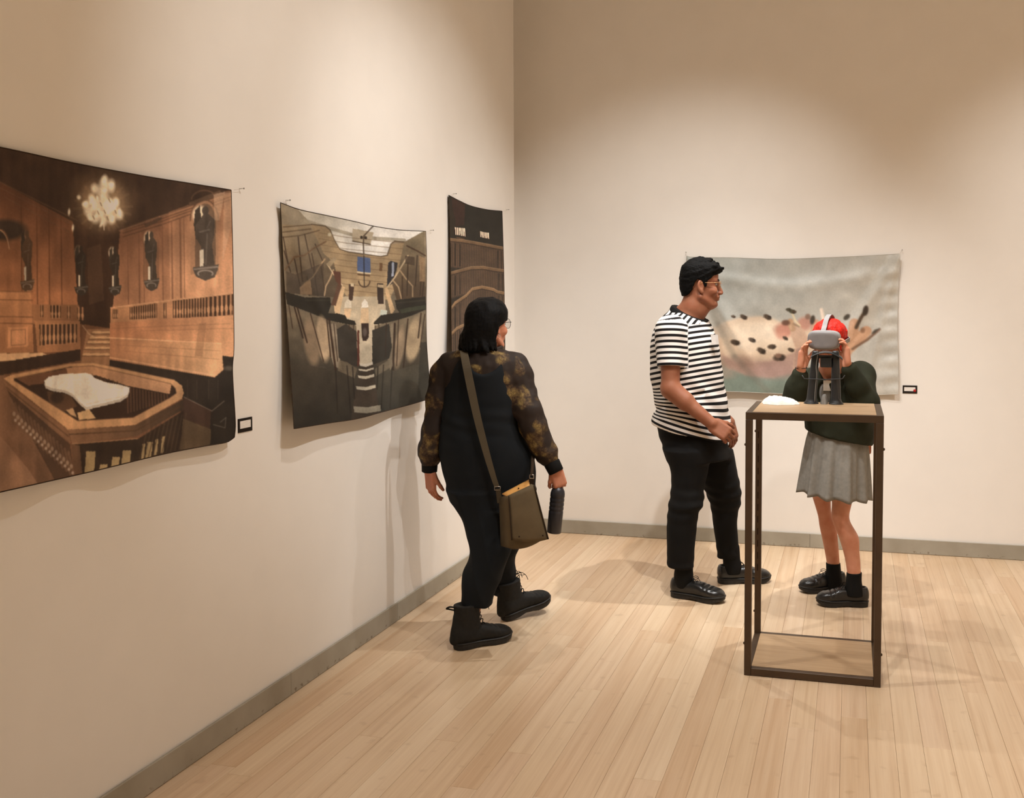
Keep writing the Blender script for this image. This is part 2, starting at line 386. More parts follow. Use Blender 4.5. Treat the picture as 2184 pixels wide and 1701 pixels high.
    # pillaster folds at the right edge
    k.poly([(455, 415), (480, 408), (468, 470), (458, 470)], (190, 150, 112), .6); k.poly([(478, 412), (494, 408), (494, 480), (474, 560)], (196, 152, 112), .5)
    # chandelier
    for a in np.linspace(0, 330, 18):
        k.line([(220, 440), (220 + 62 * math.cos(math.radians(a)), 440 + 52 * math.sin(math.radians(a)))], 5, (120, 92, 58), .35)
    k.ell(218, 430, 62, 58, (126, 98, 66), .6, .9); k.ell(222, 438, 46, 46, (186, 156, 114), .55, .8)
    rc = random.Random(17)
    for x, y, rx, ry in [(222, 398, 11, 18), (203, 402, 8, 10), (238, 396, 7, 13), (222, 430, 12, 24), (205, 440, 10, 16), (240, 440, 11, 14), (190, 450, 10, 10), (254, 458, 8, 10), (204, 466, 9, 10), (221, 470, 7, 11), (238, 466, 8, 11), (214, 456, 8, 8), (230, 452, 8, 9), (184, 436, 7, 9), (222, 383, 6, 10), (196, 424, 7, 10), (248, 430, 6, 9)] + [(220 + rc.gauss(0, 22), 440 + rc.gauss(0, 22), rc.uniform(2, 6), rc.uniform(3, 8)) for _ in range(26)]:
        k.ell(x, y, rx, ry, (255, 244, 216), .8, .9, rc.uniform(-30, 30))
    for x, y in ((208, 450), (228, 462), (214, 432), (232, 424), (245, 448), (198, 460), (222, 448)): k.line([(x, y), (x + 3, y + 7)], 1.6, (120, 96, 66), .8)
    k.line([(221, 470), (222, 490)], 1.4, (240, 225, 195))
    # balustrades
    def balus(x0, x1, ya0, ya1, yb0, yb1, n, tone=(70, 46, 28)):
        k.poly([(x0, ya0), (x1, ya1), (x1, yb1), (x0, yb0)], tone)
        for q in range(n):
            t = (q + .5) / n; x = x0 + (x1 - x0) * t; a = ya0 + (ya1 - ya0) * t; b = yb0 + (yb1 - yb0) * t; w = abs(x1 - x0) / n * .42
            k.line([(x, a), (x, b)], w, (186, 130, 80), .9); k.ell(x, a + (b - a) * .66, w * .85, (b - a) * .2, (196, 140, 88), .95)
    k.grad([(236, 655), (498, 622), (500, 674), (236, 688)], (186, 128, 76), (236, 660), (196, 136, 86), (498, 640))
    k.line([(236, 656), (498, 624)], 2.5, (216, 160, 108), .8)
    balus(241, 252, 660, 659, 680, 680, 3); balus(277, 335, 655, 646, 681, 678, 12); balus(349, 355, 646, 645, 678, 678, 1); balus(369, 440, 641, 634, 678, 675, 12); balus(440, 497, 634, 627, 675, 671, 6)
    k.grad([(-400, 646), (168, 650), (168, 690), (-400, 690)], (178, 118, 66), (0, 650), (140, 92, 52), (168, 660))
    balus(86, 92, 650, 650, 676, 676, 1); balus(108, 130, 651, 652, 678, 678, 3); balus(143, 150, 653, 653, 678, 678, 1); balus(164, 180, 655, 656, 680, 682, 2)
    for a in range(-380, -20, 90): balus(a, a + 62, 650, 650, 678, 678, 8)
    # left desk and rail
    k.grad([(-400, 620), (66, 620), (72, 752), (-400, 760)], (196, 132, 76), (0, 620), (172, 112, 62), (0, 750))
    for y in (622, 640, 676, 690): k.line([(-400, y - 8), (70, y)], 2, (110, 68, 36), .7)
    k.poly([(18, 698), (60, 696), (60, 738), (16, 742)], (206, 142, 88), .8); k.line([(24, 704), (54, 702), (54, 734), (24, 736), (24, 704)], 1.5, (140, 88, 48), .8)
    for a in (-380, -290, -200, -110): k.line([(a, 700), (a + 60, 700), (a + 60, 742), (a, 744), (a, 700)], 1.8, (140, 88, 48), .8)
    k.grad([(74, 684), (170, 684), (172, 748), (80, 752)], (176, 118, 66), (80, 690), (160, 106, 60), (170, 740)); balus(84, 164, 692, 691, 736, 730, 9)
    k.poly([(-400, 760), (90, 752), (112, 760), (10, 770), (-400, 785)], (224, 176, 122)); k.poly([(-400, 778), (10, 771), (172, 744), (172, 768), (0, 800), (-400, 830)], (58, 40, 28))
    # steps
    k.poly([(186, 702), (236, 700), (236, 778), (172, 776)], (150, 104, 62))
    for q, y in enumerate((706, 717, 727, 739, 753)): k.poly([(198 - q * 5, y), (236, y), (236, y + 5), (196 - q * 5, y + 5)], (196, 150, 98)); k.line([(194 - q * 5, y + 6), (236, y + 6)], 1.5, (96, 64, 38))
    k.line([(176, 694), (190, 712), (205, 720)], 1.3, (210, 176, 130), .7)
    # right bench walls
    k.grad([(234, 688), (500, 672), (502, 760), (472, 762), (472, 732), (234, 720)], (186, 118, 66), (240, 690), (208, 146, 92), (480, 720))
    k.grad([(234, 720), (472, 732), (476, 788), (458, 804), (234, 766)], (176, 116, 68), (240, 730), (214, 158, 102), (440, 760))
    k.line([(234, 720), (472, 732)], 2, (226, 172, 116), .9); k.line([(234, 762), (458, 800)], 2, (230, 176, 120), .7)
    for x0, y0, x1, y1 in ((240, 700, 490, 690), (300, 705, 500, 700), (250, 735, 470, 748), (260, 748, 468, 766)): k.line([(x0, y0), (x1, y1)], 1.2, (150, 96, 56), .5)
    k.poly([(424, 690), (440, 688), (432, 760), (415, 760)], (150, 104, 64), .45)
    k.grad([(234, 767), (458, 805), (478, 788), (474, 758), (502, 762), (504, 960), (380, 980), (390, 850), (234, 800)], (52, 40, 30), (300, 800), (42, 36, 30), (480, 900))
    k.poly([(392, 846), (450, 874), (448, 920), (382, 892)], (70, 48, 36)); k.poly([(384, 890), (450, 915), (448, 950), (380, 960)], (92, 72, 48)); k.line([(392, 846), (452, 876), (478, 855)], 1.6, (126, 108, 90), .8)
    for x in (400, 420, 445, 465): k.line([(x, 810), (x, 850)], 2, (70, 54, 42), .6)
    k.line([(455, 905), (480, 912), (482, 890), (470, 900)], 1.3, (120, 110, 96), .7); k.ell(488, 785, 10, 5, (150, 140, 120), .35, .8)
    # well of the theatre: floor, ring, marble table
    k.poly([(-400, 800), (10, 800), (60, 870), (140, 1010), (160, 1100), (-400, 1160)], (122, 84, 54))
    k.grad([(-400, 900), (-40, 880), (60, 1000), (100, 1060), (-400, 1160)], (126, 86, 56), (-40, 880), (150, 108, 74), (40, 1040))
    k.poly([(30, 806), (150, 780), (198, 778), (366, 818), (372, 834), (366, 848), (286, 890), (166, 897), (30, 812)], (60, 40, 26))
    k.grad([(140, 785), (198, 776), (366, 818), (362, 840), (270, 822), (205, 800), (145, 800)], (186, 132, 84), (150, 790), (196, 142, 94), (350, 830))
    k.poly([(32, 806), (142, 786), (145, 800), (100, 805), (92, 818), (60, 822)], (116, 74, 44))
    for q in range(14): x = 272 + q * 6.5; k.line([(x, 826 + q * 1.2), (x + 1, 880 - q * 2)], 2.4, (112, 74, 46), .8)
    for q in range(7): k.line([(196 + q * 9, 798 + q * 2.6), (198 + q * 9, 806 + q * 2.6)], 2, (80, 52, 30), .9)
    k.poly([(100, 834), (150, 842), (165, 866), (132, 880), (104, 856)], (92, 62, 38)); k.poly([(165, 880), (190, 872), (205, 892), (168, 895)], (200, 160, 104)); k.poly([(140, 874), (156, 870), (164, 890), (150, 884)], (180, 140, 92)); k.ell(122, 848, 14, 12, (62, 42, 28), 1, .4)
    tb = [(94, 812), (104, 803), (130, 798), (160, 796), (184, 795), (196, 799), (202, 806), (226, 815), (252, 819), (277, 826), (272, 840), (258, 850), (226, 858), (184, 868), (172, 858), (160, 846), (152, 838), (136, 831), (112, 828), (98, 822)]
    k.poly([(x, y + 6) for x, y in tb], (196, 186, 172)); k.poly(tb, (246, 238, 224)); k.line([(184, 862), (226, 853), (262, 845)], 2, (214, 204, 190), .8)
    ring = [(8, 807), (24, 799), (148, 775), (198, 773), (372, 810), (388, 822), (392, 838), (388, 850), (300, 899), (288, 906), (145, 916), (138, 910)]
    inner = [(30, 807), (150, 782), (198, 780), (364, 818), (374, 828), (376, 838), (362, 848), (284, 890), (166, 897), (30, 811)]
    for a in range(len(ring)): pass
    i = np.arange(len(k.X)); m = k.inside(ring, i) & ~k.inside(inner, i); k._put(np.nonzero(m)[0], 1.0, (198, 146, 90))
    k.line([(10, 812), (140, 916)], 3, (122, 82, 48), .6); k.line(inner + inner[:1], 1.4, (112, 74, 44), .8); k.line([(24, 799), (148, 775), (198, 773), (372, 810)], 1.4, (150, 104, 64), .8)
    k.poly([(8, 812), (138, 912), (145, 916), (152, 946), (40, 858), (14, 826)], (134, 92, 56)); k.line([(14, 826), (146, 930)], 2, (92, 62, 38), .8)
    k.grad([(145, 916), (288, 907), (390, 852), (392, 872), (292, 930), (154, 946)], (144, 100, 62), (150, 920), (70, 52, 36), (380, 870)); k.line([(148, 926), (290, 918), (385, 866)], 2.5, (84, 58, 36), .8); k.line([(154, 946), (292, 935)], 2, (170, 128, 84), .7)
    k.poly([(154, 948), (294, 936), (392, 875), (384, 960), (300, 990), (160, 1018)], (54, 40, 28))
    k.poly([(152, 946), (170, 950), (176, 1016), (158, 1020)], (104, 72, 46))
    for x0, x1, a, b in ((180, 200, 962, 1012), (236, 252, 974, 1000), (258, 276, 960, 996), (300, 306, 946, 984), (310, 322, 942, 978), (328, 334, 936, 970), (342, 348, 930, 966), (210, 226, 990, 1008)): k.poly([(x0 + 4, a), (x1 + 4, a), (x1, b), (x0, b)], (186, 158, 100), .85)
    for x in range(300, 384, 9): k.line([(x + 16, 880 + (384 - x) * .35), (x - 4, 985)], 2, (84, 62, 42), .7)
    k.poly([(14, 830), (150, 948), (158, 1022), (120, 1030), (50, 900)], (84, 58, 38))
    rg = random.Random(3)
    for q in range(16):
        t = q / 15; x, y = 24 + t * 122, 862 + t * 112
        k.line([(x, y - 10), (x + 12, y + 44)], 5, (120, 84, 56), .7); k.ell(x + 6, y + 20, 3.4, 5, (176, 146, 116), .7, .5); k.ell(x + 9, y + 34, 3, 3.4, (196, 172, 150), .7, .5)
    k.noise(9, 60, .16, 3); k.noise(30, 30, .22, 4); k.noise(2.2, 2.2, .10, 5)

def paint_operating(k):
    k.grad([(560, 400), (960, 460), (960, 920), (560, 960)], (160, 142, 112), (700, 480), (52, 48, 40), (700, 860))
    k.poly([(560, 400), (660, 455), (664, 480), (598, 480)], (142, 128, 104))
    # white ceiling bay
    k.grad([(630, 440), (905, 490), (905, 520), (862, 515), (842, 515), (832, 520), (826, 545), (812, 547), (740, 537), (722, 530), (712, 510), (702, 488), (694, 482), (664, 478)], (186, 176, 156), (680, 460), (226, 221, 212), (780, 530))
    k.line([(650, 470), (700, 486), (750, 500), (800, 508), (862, 512)], 7, (150, 138, 114), .75)
    k.poly([(752, 487), (797, 495), (790, 521), (751, 514)], (176, 160, 132)); k.line([(752, 514), (790, 521)], 2, (84, 64, 44))
    k.line([(797, 481), (786, 492), (776, 503), (775, 520), (776, 545)], 2.2, (64, 48, 34)); k.ell(771, 506, 3, 3.5, (44, 34, 26)); k.ell(780, 507, 3, 3.5, (44, 34, 26))
    k.line([(664, 478), (694, 482), (704, 490), (713, 512), (724, 531), (742, 537), (812, 547), (826, 544), (834, 520), (842, 514), (864, 516)], 2.2, (92, 74, 52))
    # far wall of boards
    k.grad([(664, 479), (694, 484), (704, 492), (713, 513), (724, 532), (742, 538), (812, 548), (828, 545), (835, 521), (862, 517), (868, 560), (830, 640), (745, 640), (690, 560)], (150, 126, 90), (760, 500), (176, 148, 106), (780, 640))
    for q in range(11): y = 500 + q * 12.5; k.line([(680, y - 4), (740, y + 6), (860, y + 18)], 1.1, (112, 88, 60), .7)
    # redraw the bay edge over the boards
    k.poly([(762, 547), (790, 550), (790, 582), (762, 578)], (76, 96, 140)); k.line([(762, 580), (790, 583)], 2.5, (214, 196, 160)); k.line([(764, 585), (788, 588)], 3, (96, 70, 44))
    k.line([(776, 545), (777, 612)], 1.6, (40, 32, 28)); k.line(arc(777, 598, 12, 14, 5, 175), 1.8, (74, 54, 38))
    k.poly([(810, 560), (816, 561), (815, 578), (809, 577)], (112, 78, 44)); k.ell(703, 500, 4, 4, (206, 194, 160), .8, .5)
    k.poly([(828, 560), (834, 556), (840, 558), (848, 560), (846, 575), (836, 605), (825, 612)], (44, 42, 46)); k.poly([(836, 558), (841, 560), (840, 588), (835, 590)], (150, 158, 176))
    # floor of the pit and furniture
    k.poly([(728, 632), (820, 632), (828, 700), (806, 690), (800, 775), (759, 776), (750, 690), (720, 700)], (190, 172, 142))
    k.poly([(744, 606), (756, 605), (752, 640), (744, 642)], (70, 50, 38)); k.poly([(804, 604), (818, 604), (818, 648), (806, 648)], (56, 42, 34)); k.poly([(806, 606), (818, 607), (818, 614), (805, 612)], (196, 170, 130)); k.poly([(748, 604), (755, 604), (755, 611), (748, 611)], (206, 184, 146))
    k.poly([(735, 645), (742, 637), (749, 642), (750, 656), (735, 656)], (220, 206, 180)); k.poly([(772, 645), (778, 637), (784, 644), (786, 655), (771, 656)], (232, 222, 204)); k.poly([(770, 657), (786, 657), (787, 690), (768, 690)], (208, 176, 134)); k.poly([(770, 689), (786, 689), (787, 720), (781, 728), (773, 727)], (58, 40, 32)); k.ell(778, 708, 5, 10, (110, 98, 88), .6, .6)
    k.poly([(812, 660), (826, 662), (824, 674), (810, 672)], (190, 196, 180)); k.poly([(734, 658), (750, 658), (746, 678), (734, 676)], (214, 178, 134))
    k.poly([(712, 650), (730, 610), (736, 612), (722, 680), (716, 684)], (214, 178, 130)); k.poly([(820, 614), (826, 612), (842, 660), (834, 672)], (206, 170, 122)); k.poly([(706, 650), (722, 600), (730, 604), (716, 652)], (96, 66, 48))
    # standings left and right
    k.grad([(600, 478), (664, 482), (690, 540), (712, 560), (722, 600), (712, 634), (610, 625)], (150, 130, 98), (620, 490), (88, 74, 56), (660, 620))
    for pts in ([(602, 506), (640, 502), (681, 491)], [(604, 484), (664, 479)], [(603, 495), (663, 488)]): k.line(pts, 2, (84, 62, 42), .8)
    for x0, y0, x1, y1, w in ((636, 505, 645, 600, 2.5), (650, 500, 665, 572, 1.8), (606, 535, 620, 580, 2), (628, 552, 640, 610, 2.2), (604, 505, 616, 570, 2), (665, 540, 674, 590, 1.6), (668, 570, 678, 630, 2), (684, 565, 694, 632, 1.8), (655, 590, 660, 630, 2), (672, 520, 690, 560, 1.6)): k.line([(x0, y0), (x1, y1)], w, (58, 42, 30), .9)
    k.line([(608, 575), (628, 548), (650, 544), (668, 530), (695, 515)], 3, (112, 84, 56)); k.line([(640, 615), (650, 604), (668, 590), (680, 570), (693, 552)], 2.6, (176, 146, 104)); k.line([(692, 630), (695, 610), (704, 594), (711, 575)], 2.6, (186, 156, 116)); k.line([(698, 563), (712, 585), (730, 608)], 2.4, (208, 182, 142))
    k.poly([(610, 578), (630, 585), (690, 560), (690, 632), (612, 624)], (62, 52, 42), .55); k.poly([(640, 612), (662, 596), (666, 628), (640, 628)], (140, 112, 80), .8); k.poly([(696, 562), (712, 548), (718, 552), (704, 570)], (150, 130, 98)); k.poly([(710, 578), (726, 580), (727, 608), (716, 600)], (92, 56, 40))
    k.grad([(862, 516), (905, 492), (908, 640), (846, 640), (836, 604), (850, 575)], (132, 116, 88), (880, 510), (84, 66, 46), (880, 630))
    k.line([(868, 524), (890, 535), (907, 545)], 3, (80, 58, 40)); k.line([(826, 612), (843, 590), (870, 545)], 2.6, (196, 172, 132)); k.line([(850, 572), (866, 594), (880, 610), (880, 632)], 2.6, (170, 142, 104)); k.line([(837, 596), (850, 612), (856, 636)], 2.6, (170, 142, 104))
    for x0, y0, x1, y1 in ((890, 545, 886, 610), (870, 560, 868, 630), (900, 560, 896, 630), (858, 590, 858, 636), (904, 596, 900, 640)): k.line([(x0, y0), (x1, y1)], 2.2, (56, 40, 28), .9)
    k.poly([(864, 545), (884, 548), (884, 566), (864, 562)], (64, 50, 38), .7); k.poly([(894, 545), (906, 550), (906, 600), (895, 600)], (170, 136, 94), .7)
    # dark ring beam
    beam = [(608, 622), (650, 634), (704, 634), (706, 650), (700, 668), (720, 668), (736, 672), (740, 680), (756, 684), (760, 692), (752, 694), (700, 682), (660, 666), (612, 648)]
    k.poly(beam, (38, 34, 26)); beam2 = [(908, 632), (842, 640), (846, 658), (852, 666), (812, 672), (804, 680), (797, 688), (798, 692), (830, 688), (880, 672), (908, 660)]
    k.poly(beam2, (40, 36, 28)); k.line([(652, 640), (704, 640)], 3, (56, 50, 38), .8); k.line([(846, 646), (906, 640)], 3, (58, 52, 40), .8); k.poly([(852, 660), (870, 656), (908, 650), (908, 658), (856, 668)], (64, 70, 50), .7)
    # below: curved pale panels and posts
    k.grad([(610, 652), (660, 668), (700, 684), (760, 694), (760, 780), (720, 800), (690, 780), (640, 790), (616, 790)], (112, 98, 76), (660, 680), (58, 52, 42), (650, 790))
    k.ell(690, 722, 14, 48, (178, 152, 118), .95, .3, -6); k.ell(664, 730, 16, 50, (140, 116, 88), .8, .4, -8); k.poly([(700, 690), (716, 690), (724, 760), (730, 790), (712, 780), (700, 740)], (158, 142, 118), .7)
    k.grad([(800, 694), (880, 674), (910, 662), (912, 780), (830, 800), (800, 776)], (120, 106, 82), (850, 690), (62, 54, 42), (880, 790))
    k.ell(882, 724, 16, 46, (182, 156, 118), .95, .3, 8); k.ell(852, 740, 10, 44, (168, 142, 110), .8, .4, 8); k.poly([(834, 690), (842, 688), (842, 770), (832, 790), (826, 760)], (150, 134, 108), .7)
    k.poly([(718, 702), (738, 690), (760, 706), (764, 782), (740, 776), (722, 762)], (54, 48, 40)); k.poly([(794, 704), (830, 690), (836, 740), (830, 764), (794, 778)], (50, 46, 38))
    k.poly([(762, 704), (766, 704), (767, 778), (762, 782)], (94, 48, 34)); k.poly([(766, 702), (793, 702), (794, 776), (767, 776)], (192, 176, 148)); k.poly([(770, 689), (786, 689), (787, 718), (781, 727), (773, 726)], (52, 36, 30)); k.ell(778, 708, 4.5, 9, (112, 100, 92), .7, .6)
    for x0, y0, x1, y1, w in ((634, 655, 655, 730, 3), (628, 655, 646, 720, 3), (662, 668, 690, 770, 2), (697, 680, 705, 760, 2.4), (702, 680, 716, 790, 4), (712, 690, 720, 770, 1.6), (616, 650, 624, 700, 1.6), (842, 690, 838, 790, 4), (850, 682, 846, 780, 1.6), (870, 680, 860, 788, 2.4), (898, 668, 892, 720, 2.6), (824, 690, 822, 760, 2), (906, 670, 896, 740, 1.6), (745, 692, 745, 702, 1.5), (754, 694, 754, 704, 1.5), (800, 694, 800, 702, 1.5), (808, 692, 808, 700, 1.5)): k.line([(x0, y0), (x1, y1)], w, (52, 34, 22), .95)
    # gallery steps and dark foreground
    k.grad([(612, 770), (720, 790), (762, 785), (760, 860), (745, 900), (625, 940), (600, 800)], (66, 58, 46), (660, 780), (44, 40, 33), (660, 900)); k.grad([(800, 780), (840, 790), (914, 770), (920, 870), (800, 900)], (74, 68, 54), (860, 790), (48, 46, 38), (860, 880))
    k.poly([(724, 768), (740, 772), (762, 786), (756, 806), (720, 790)], (112, 98, 76), .8); k.poly([(800, 786), (836, 762), (838, 780), (802, 802)], (120, 108, 86), .8)
    k.poly([(766, 776), (796, 776), (812, 900), (748, 902)], (62, 52, 42))
    for a, b, y0, y1, c in ((766, 795, 774, 780, (206, 194, 172)), (764, 797, 786, 790, (196, 184, 160)), (763, 798, 800, 806, (190, 178, 154)), (759, 801, 823, 830, (178, 168, 146)), (754, 812, 866, 879, (134, 126, 108))):
        mx_ = (a + b) / 2; k.poly([(a, y0), (mx_, y0 + 2), (b, y0 - 3), (b, y1 - 3), (mx_, y1 + 2), (a + 2, y1)], c)
    for x0, y0, x1, y1 in ((716, 790, 720, 880), (740, 780, 748, 880), (752, 782, 756, 850), (818, 778, 813, 870), (836, 786, 832, 870), (806, 782, 804, 830)): k.line([(x0, y0), (x1, y1)], 2.2, (34, 28, 22), .8)
    k.poly([(897, 730), (912, 728), (918, 850), (890, 858)], (44, 42, 34), .7)
    k.noise(14, 14, .18, 11); k.noise(2, 2, .10, 12); k.noise(40, 40, .2, 13)

def paint_balustrade(k):
    k.grad([(940, 400), (1090, 430), (1090, 780), (940, 780)], (34, 32, 26), (1000, 430), (44, 34, 24), (1000, 760))
    k.poly([(962, 420), (992, 436), (990, 480), (972, 482), (966, 450)], (56, 36, 28)); k.poly([(958, 420), (972, 470), (968, 505), (958, 500)], (44, 36, 26))
    for x0, x1, y0, y1 in ((970, 993, 484, 500), (1024, 1043, 493, 505)):
        k.poly([(x0 - 2, y0), (x1, y0 + 4), (x1, y1 + 6), (x0, y1)], (60, 34, 24))
        for q in range(6): x = x0 + (x1 - x0) * (q + .5) / 6; k.poly([(x - 1.5, y0 + q * .5), (x + 1, y0 + q * .5 + 1), (x + 1.4, y1 + q * .6 + 1), (x - .6, y1 + q * .6)], (238, 214, 184))
    k.line([(974, 506), (990, 510)], 2, (130, 84, 52), .6); k.line([(1022, 517), (1050, 521)], 1.6, (80, 60, 40), .6)
    def tier(top, h, n, c=(112, 84, 54)):
        low = [(x, y + h) for x, y in top[::-1]]
        k.poly(top + low, (60, 46, 34)); xs_ = np.array([p[0] for p in top]); ys_ = np.array([p[1] for p in top])
        for q in range(n):
            x = xs_[0] + (xs_[-1] - xs_[0]) * (q + .5) / n; y = np.interp(x, xs_, ys_)
            k.line([(x, y + 6), (x - 1, y + h - 3)], 1.5, (104, 78, 54), .85)
        k.line(top, 6, c); k.line([(x, y + 4) for x, y in top], 1.3, (50, 36, 24), .8); k.line([(x, y - 2.5) for x, y in top], 1.2, np.add(c, 26), .8)
        for x in (xs_[0] + 6, xs_[0] + 16, xs_[0] + 26, xs_[-1] - 16, xs_[-1] - 8): y = np.interp(x, xs_, ys_); k.line([(x, y + 8), (x, y + h - 6)], 2.2, (40, 30, 22), .9)
    tier([(955, 510), (985, 513), (1010, 517), (1040, 523), (1078, 530)], 60, 34)
    tier([(955, 584), (985, 576), (1005, 571), (1030, 570), (1052, 574), (1080, 578)], 55, 34)
    tier([(955, 668), (972, 645), (995, 630), (1008, 616), (1028, 612), (1052, 617), (1060, 622), (1080, 626)], 58, 34, (128, 96, 60))
    tier([(955, 720), (975, 700), (996, 690), (1010, 700), (1080, 705)], 70, 30, (122, 92, 58))
    k.noise(12, 12, .18, 21); k.noise(2, 2, .12, 22)

def paint_skin(k):
    k.grad([(1440, 520), (1950, 520), (1950, 860), (1440, 860)], (150, 152, 146), (1600, 545), (172, 168, 158), (1800, 720))
    k.noise(60, 18, .08, 31)
    k.poly([(1440, 730), (1530, 762), (1600, 780), (1660, 786), (1720, 776), (1775, 815), (1800, 860), (1440, 860)], (112, 124, 112))
    k.grad([(1440, 690), (1540, 770), (1540, 860), (1440, 860)], (150, 146, 132), (1450, 720), (112, 124, 112), (1540, 820), .8)
    # pale round body
    body = [(1500, 720), (1515, 702), (1545, 686), (1575, 678), (1620, 674), (1650, 680), (1672, 690), (1700, 690), (1730, 700), (1750, 740), (1700, 760), (1690, 790), (1650, 806), (1600, 800), (1560, 780), (1525, 752)]
    k.poly(body, (196, 172, 146)); k.poly([(1500, 730), (1520, 700), (1548, 690), (1540, 740), (1560, 790), (1525, 770)], (172, 140, 112), .6)
    k.ell(1612, 712, 66, 30, (220, 202, 178), .9, .9); k.ell(1640, 728, 46, 24, (222, 204, 180), .6, .9); k.ell(1585, 740, 60, 26, (206, 184, 158), .5, .9)
    k.poly([(1535, 752), (1560, 768), (1600, 774), (1640, 770), (1680, 756), (1706, 746), (1714, 770), (1692, 796), (1640, 806), (1590, 800), (1552, 784)], (160, 130, 116), .9); k.ell(1650, 788, 56, 18, (150, 120, 110), .8, .8); k.ell(1575, 772, 40, 14, (140, 112, 98), .7, .9); k.ell(1540, 795, 30, 12, (170, 142, 126), .5, .9)
    k.line([(1578, 690), (1640, 690), (1668, 692)], 2, (232, 216, 192), .5)
    k.grad([(1480, 640), (1520, 650), (1560, 720), (1500, 720)], (190, 188, 180), (1490, 660), (170, 160, 146), (1540, 720), .5); k.line([(1506, 640), (1530, 690), (1566, 760), (1640, 838)], 12, (112, 106, 94), .35); k.line([(1520, 640), (1545, 690), (1580, 740)], 8, (206, 204, 196), .35)
    k.blur(10)
    # fingers
    def finger(pts, w, c): k.line(pts, w, c); k.line([(x - w * .2, y) for x, y in pts], w * .4, np.minimum(np.add(c, 22), 255), .5)
    k.ell(1672, 704, 20, 15, (176, 116, 96), .9, .6); k.ell(1716, 690, 16, 14, (172, 120, 100), .9, .6); k.ell(1668, 716, 12, 8, (196, 140, 118), .7, .7)
    k.poly([(1684, 690), (1702, 688), (1722, 716), (1724, 790), (1690, 800), (1696, 740), (1686, 712)], (182, 150, 126)); k.poly([(1696, 745), (1724, 735), (1724, 792), (1692, 798)], (152, 122, 108), .8); finger([(1686, 686), (1690, 700)], 14, (170, 136, 104)); k.line([(1690, 668), (1696, 684), (1706, 694)], 3.4, (206, 188, 150)); k.line([(1692, 690), (1704, 696)], 3, (120, 100, 76), .8)
    finger([(1740, 690), (1738, 720)], 18, (178, 134, 108)); finger([(1752, 660), (1756, 680), (1760, 700)], 7, (206, 188, 170)); finger([(1822, 690), (1818, 720), (1806, 750)], 22, (176, 136, 106)); finger([(1848, 706), (1830, 724), (1814, 740)], 22, (180, 138, 106)); k.line([(1818, 744), (1850, 724), (1876, 702)], 5, (110, 82, 62))
    k.line([(1826, 698), (1836, 678), (1846, 662)], 7, (74, 58, 44)); k.ell(1846, 662, 6, 11, (52, 42, 34), 1, .3, 10); k.poly([(1858, 712), (1864, 704), (1878, 698), (1866, 710)], (66, 58, 46)); k.ell(1840, 704, 5, 6, (120, 84, 60), .8, .5)
    k.ell(1806, 676, 8, 5, (60, 52, 40), 1, .3, -40); k.ell(1733, 682, 5, 10, (56, 46, 34), 1, .3, 10); k.ell(1723, 675, 6, 6, (110, 80, 64), .8, .5)
    k.ell(1676, 688, 9, 6, (92, 60, 44), .9, .5)
    k.blur(3)
    # insects
    rg = random.Random(5)
    for x, y, r in ((1564, 675, 5), (1586, 676, 8), (1637, 676, 9), (1568, 730, 10), (1604, 725, 8), (1646, 739, 9), (1624, 748, 10), (1687, 746, 7), (1676, 722, 5), (1662, 762, 13), (1682, 660, 6), (1690, 664, 8), (1674, 720, 5)):
        g_ = (66, 52, 40) if y > 668 else (62, 60, 42)
        k.ell(x, y, r, r * .55, g_, .92, .5, rg.uniform(-10, 35)); k.ell(x + r * .4, y + r * .1, r * .5, r * .45, (48, 38, 30), .9, .4)
        for q in range(4): a = rg.uniform(0, 6.3); k.line([(x, y), (x + r * 1.1 * math.cos(a), y + r * .7 * math.sin(a))], 1.0, (84, 70, 56), .6)
    k.ell(1660, 758, 7, 5, (140, 104, 84), .7, .5)
    k.noise(14, 14, .08, 33); k.noise(2, 2, .06, 34)

def cloth_mat(name, rough, translucent=0.0, spec=0.3):
    t = NT(name); a = t.n('ShaderNodeVertexColor', layer_name='dye'); t.l(a, 0, t.b, 'Base Color')
    tc = t.n('ShaderNodeTexCoord'); w1 = t.n('ShaderNodeTexNoise'); w1.inputs['Scale'].default_value = 420; t.l(tc, 'Object', w1, 'Vector')
    t.bump(w1, 'Fac', 0.10, 0.002); t.set(Roughness=rough, Specular_IOR_Level=spec)
    return t.m
M_cloth = cloth_mat('printed_cloth', 0.62, spec=0.25); M_satin = cloth_mat('printed_satin', 0.45, spec=0.42)
M_pin = solid('steel_pin', (150, 145, 138), 0.35, 0.5, 0.8)
M_thread = solid('pale_thread', (196, 184, 168), 0.8, 0.2)

def edge_fn(pts):
    pts = np.asarray(pts, float); s = np.r_[0, np.cumsum(np.hypot(*np.diff(pts, axis=0).T))]; s /= s[-1]
    def f(t):
        P = spline(pts, 200); d = np.r_[0, np.cumsum(np.hypot(*np.diff(P, axis=0).T))]; d /= d[-1]
        return np.stack([np.interp(t, d, P[:, 0]), np.interp(t, d, P[:, 1])], -1)
    return f
def coons(top, bottom, left, right, nu, nv):
    u = np.linspace(0, 1, nu); v = np.linspace(0, 1, nv); T, B, L, R = (edge_fn(e) for e in (top, bottom, left, right))
    t, b, l, r = T(u)[:, None], B(u)[:, None], L(v)[None], R(v)[None]; U, Vv = u[:, None, None], v[None, :, None]
    P = (1 - Vv) * t + Vv * b + (1 - U) * l + U * r - ((1 - U) * (1 - Vv) * t[0] + U * (1 - Vv) * t[-1] + (1 - U) * Vv * b[0] + U * Vv * b[-1])
    return P, u, v
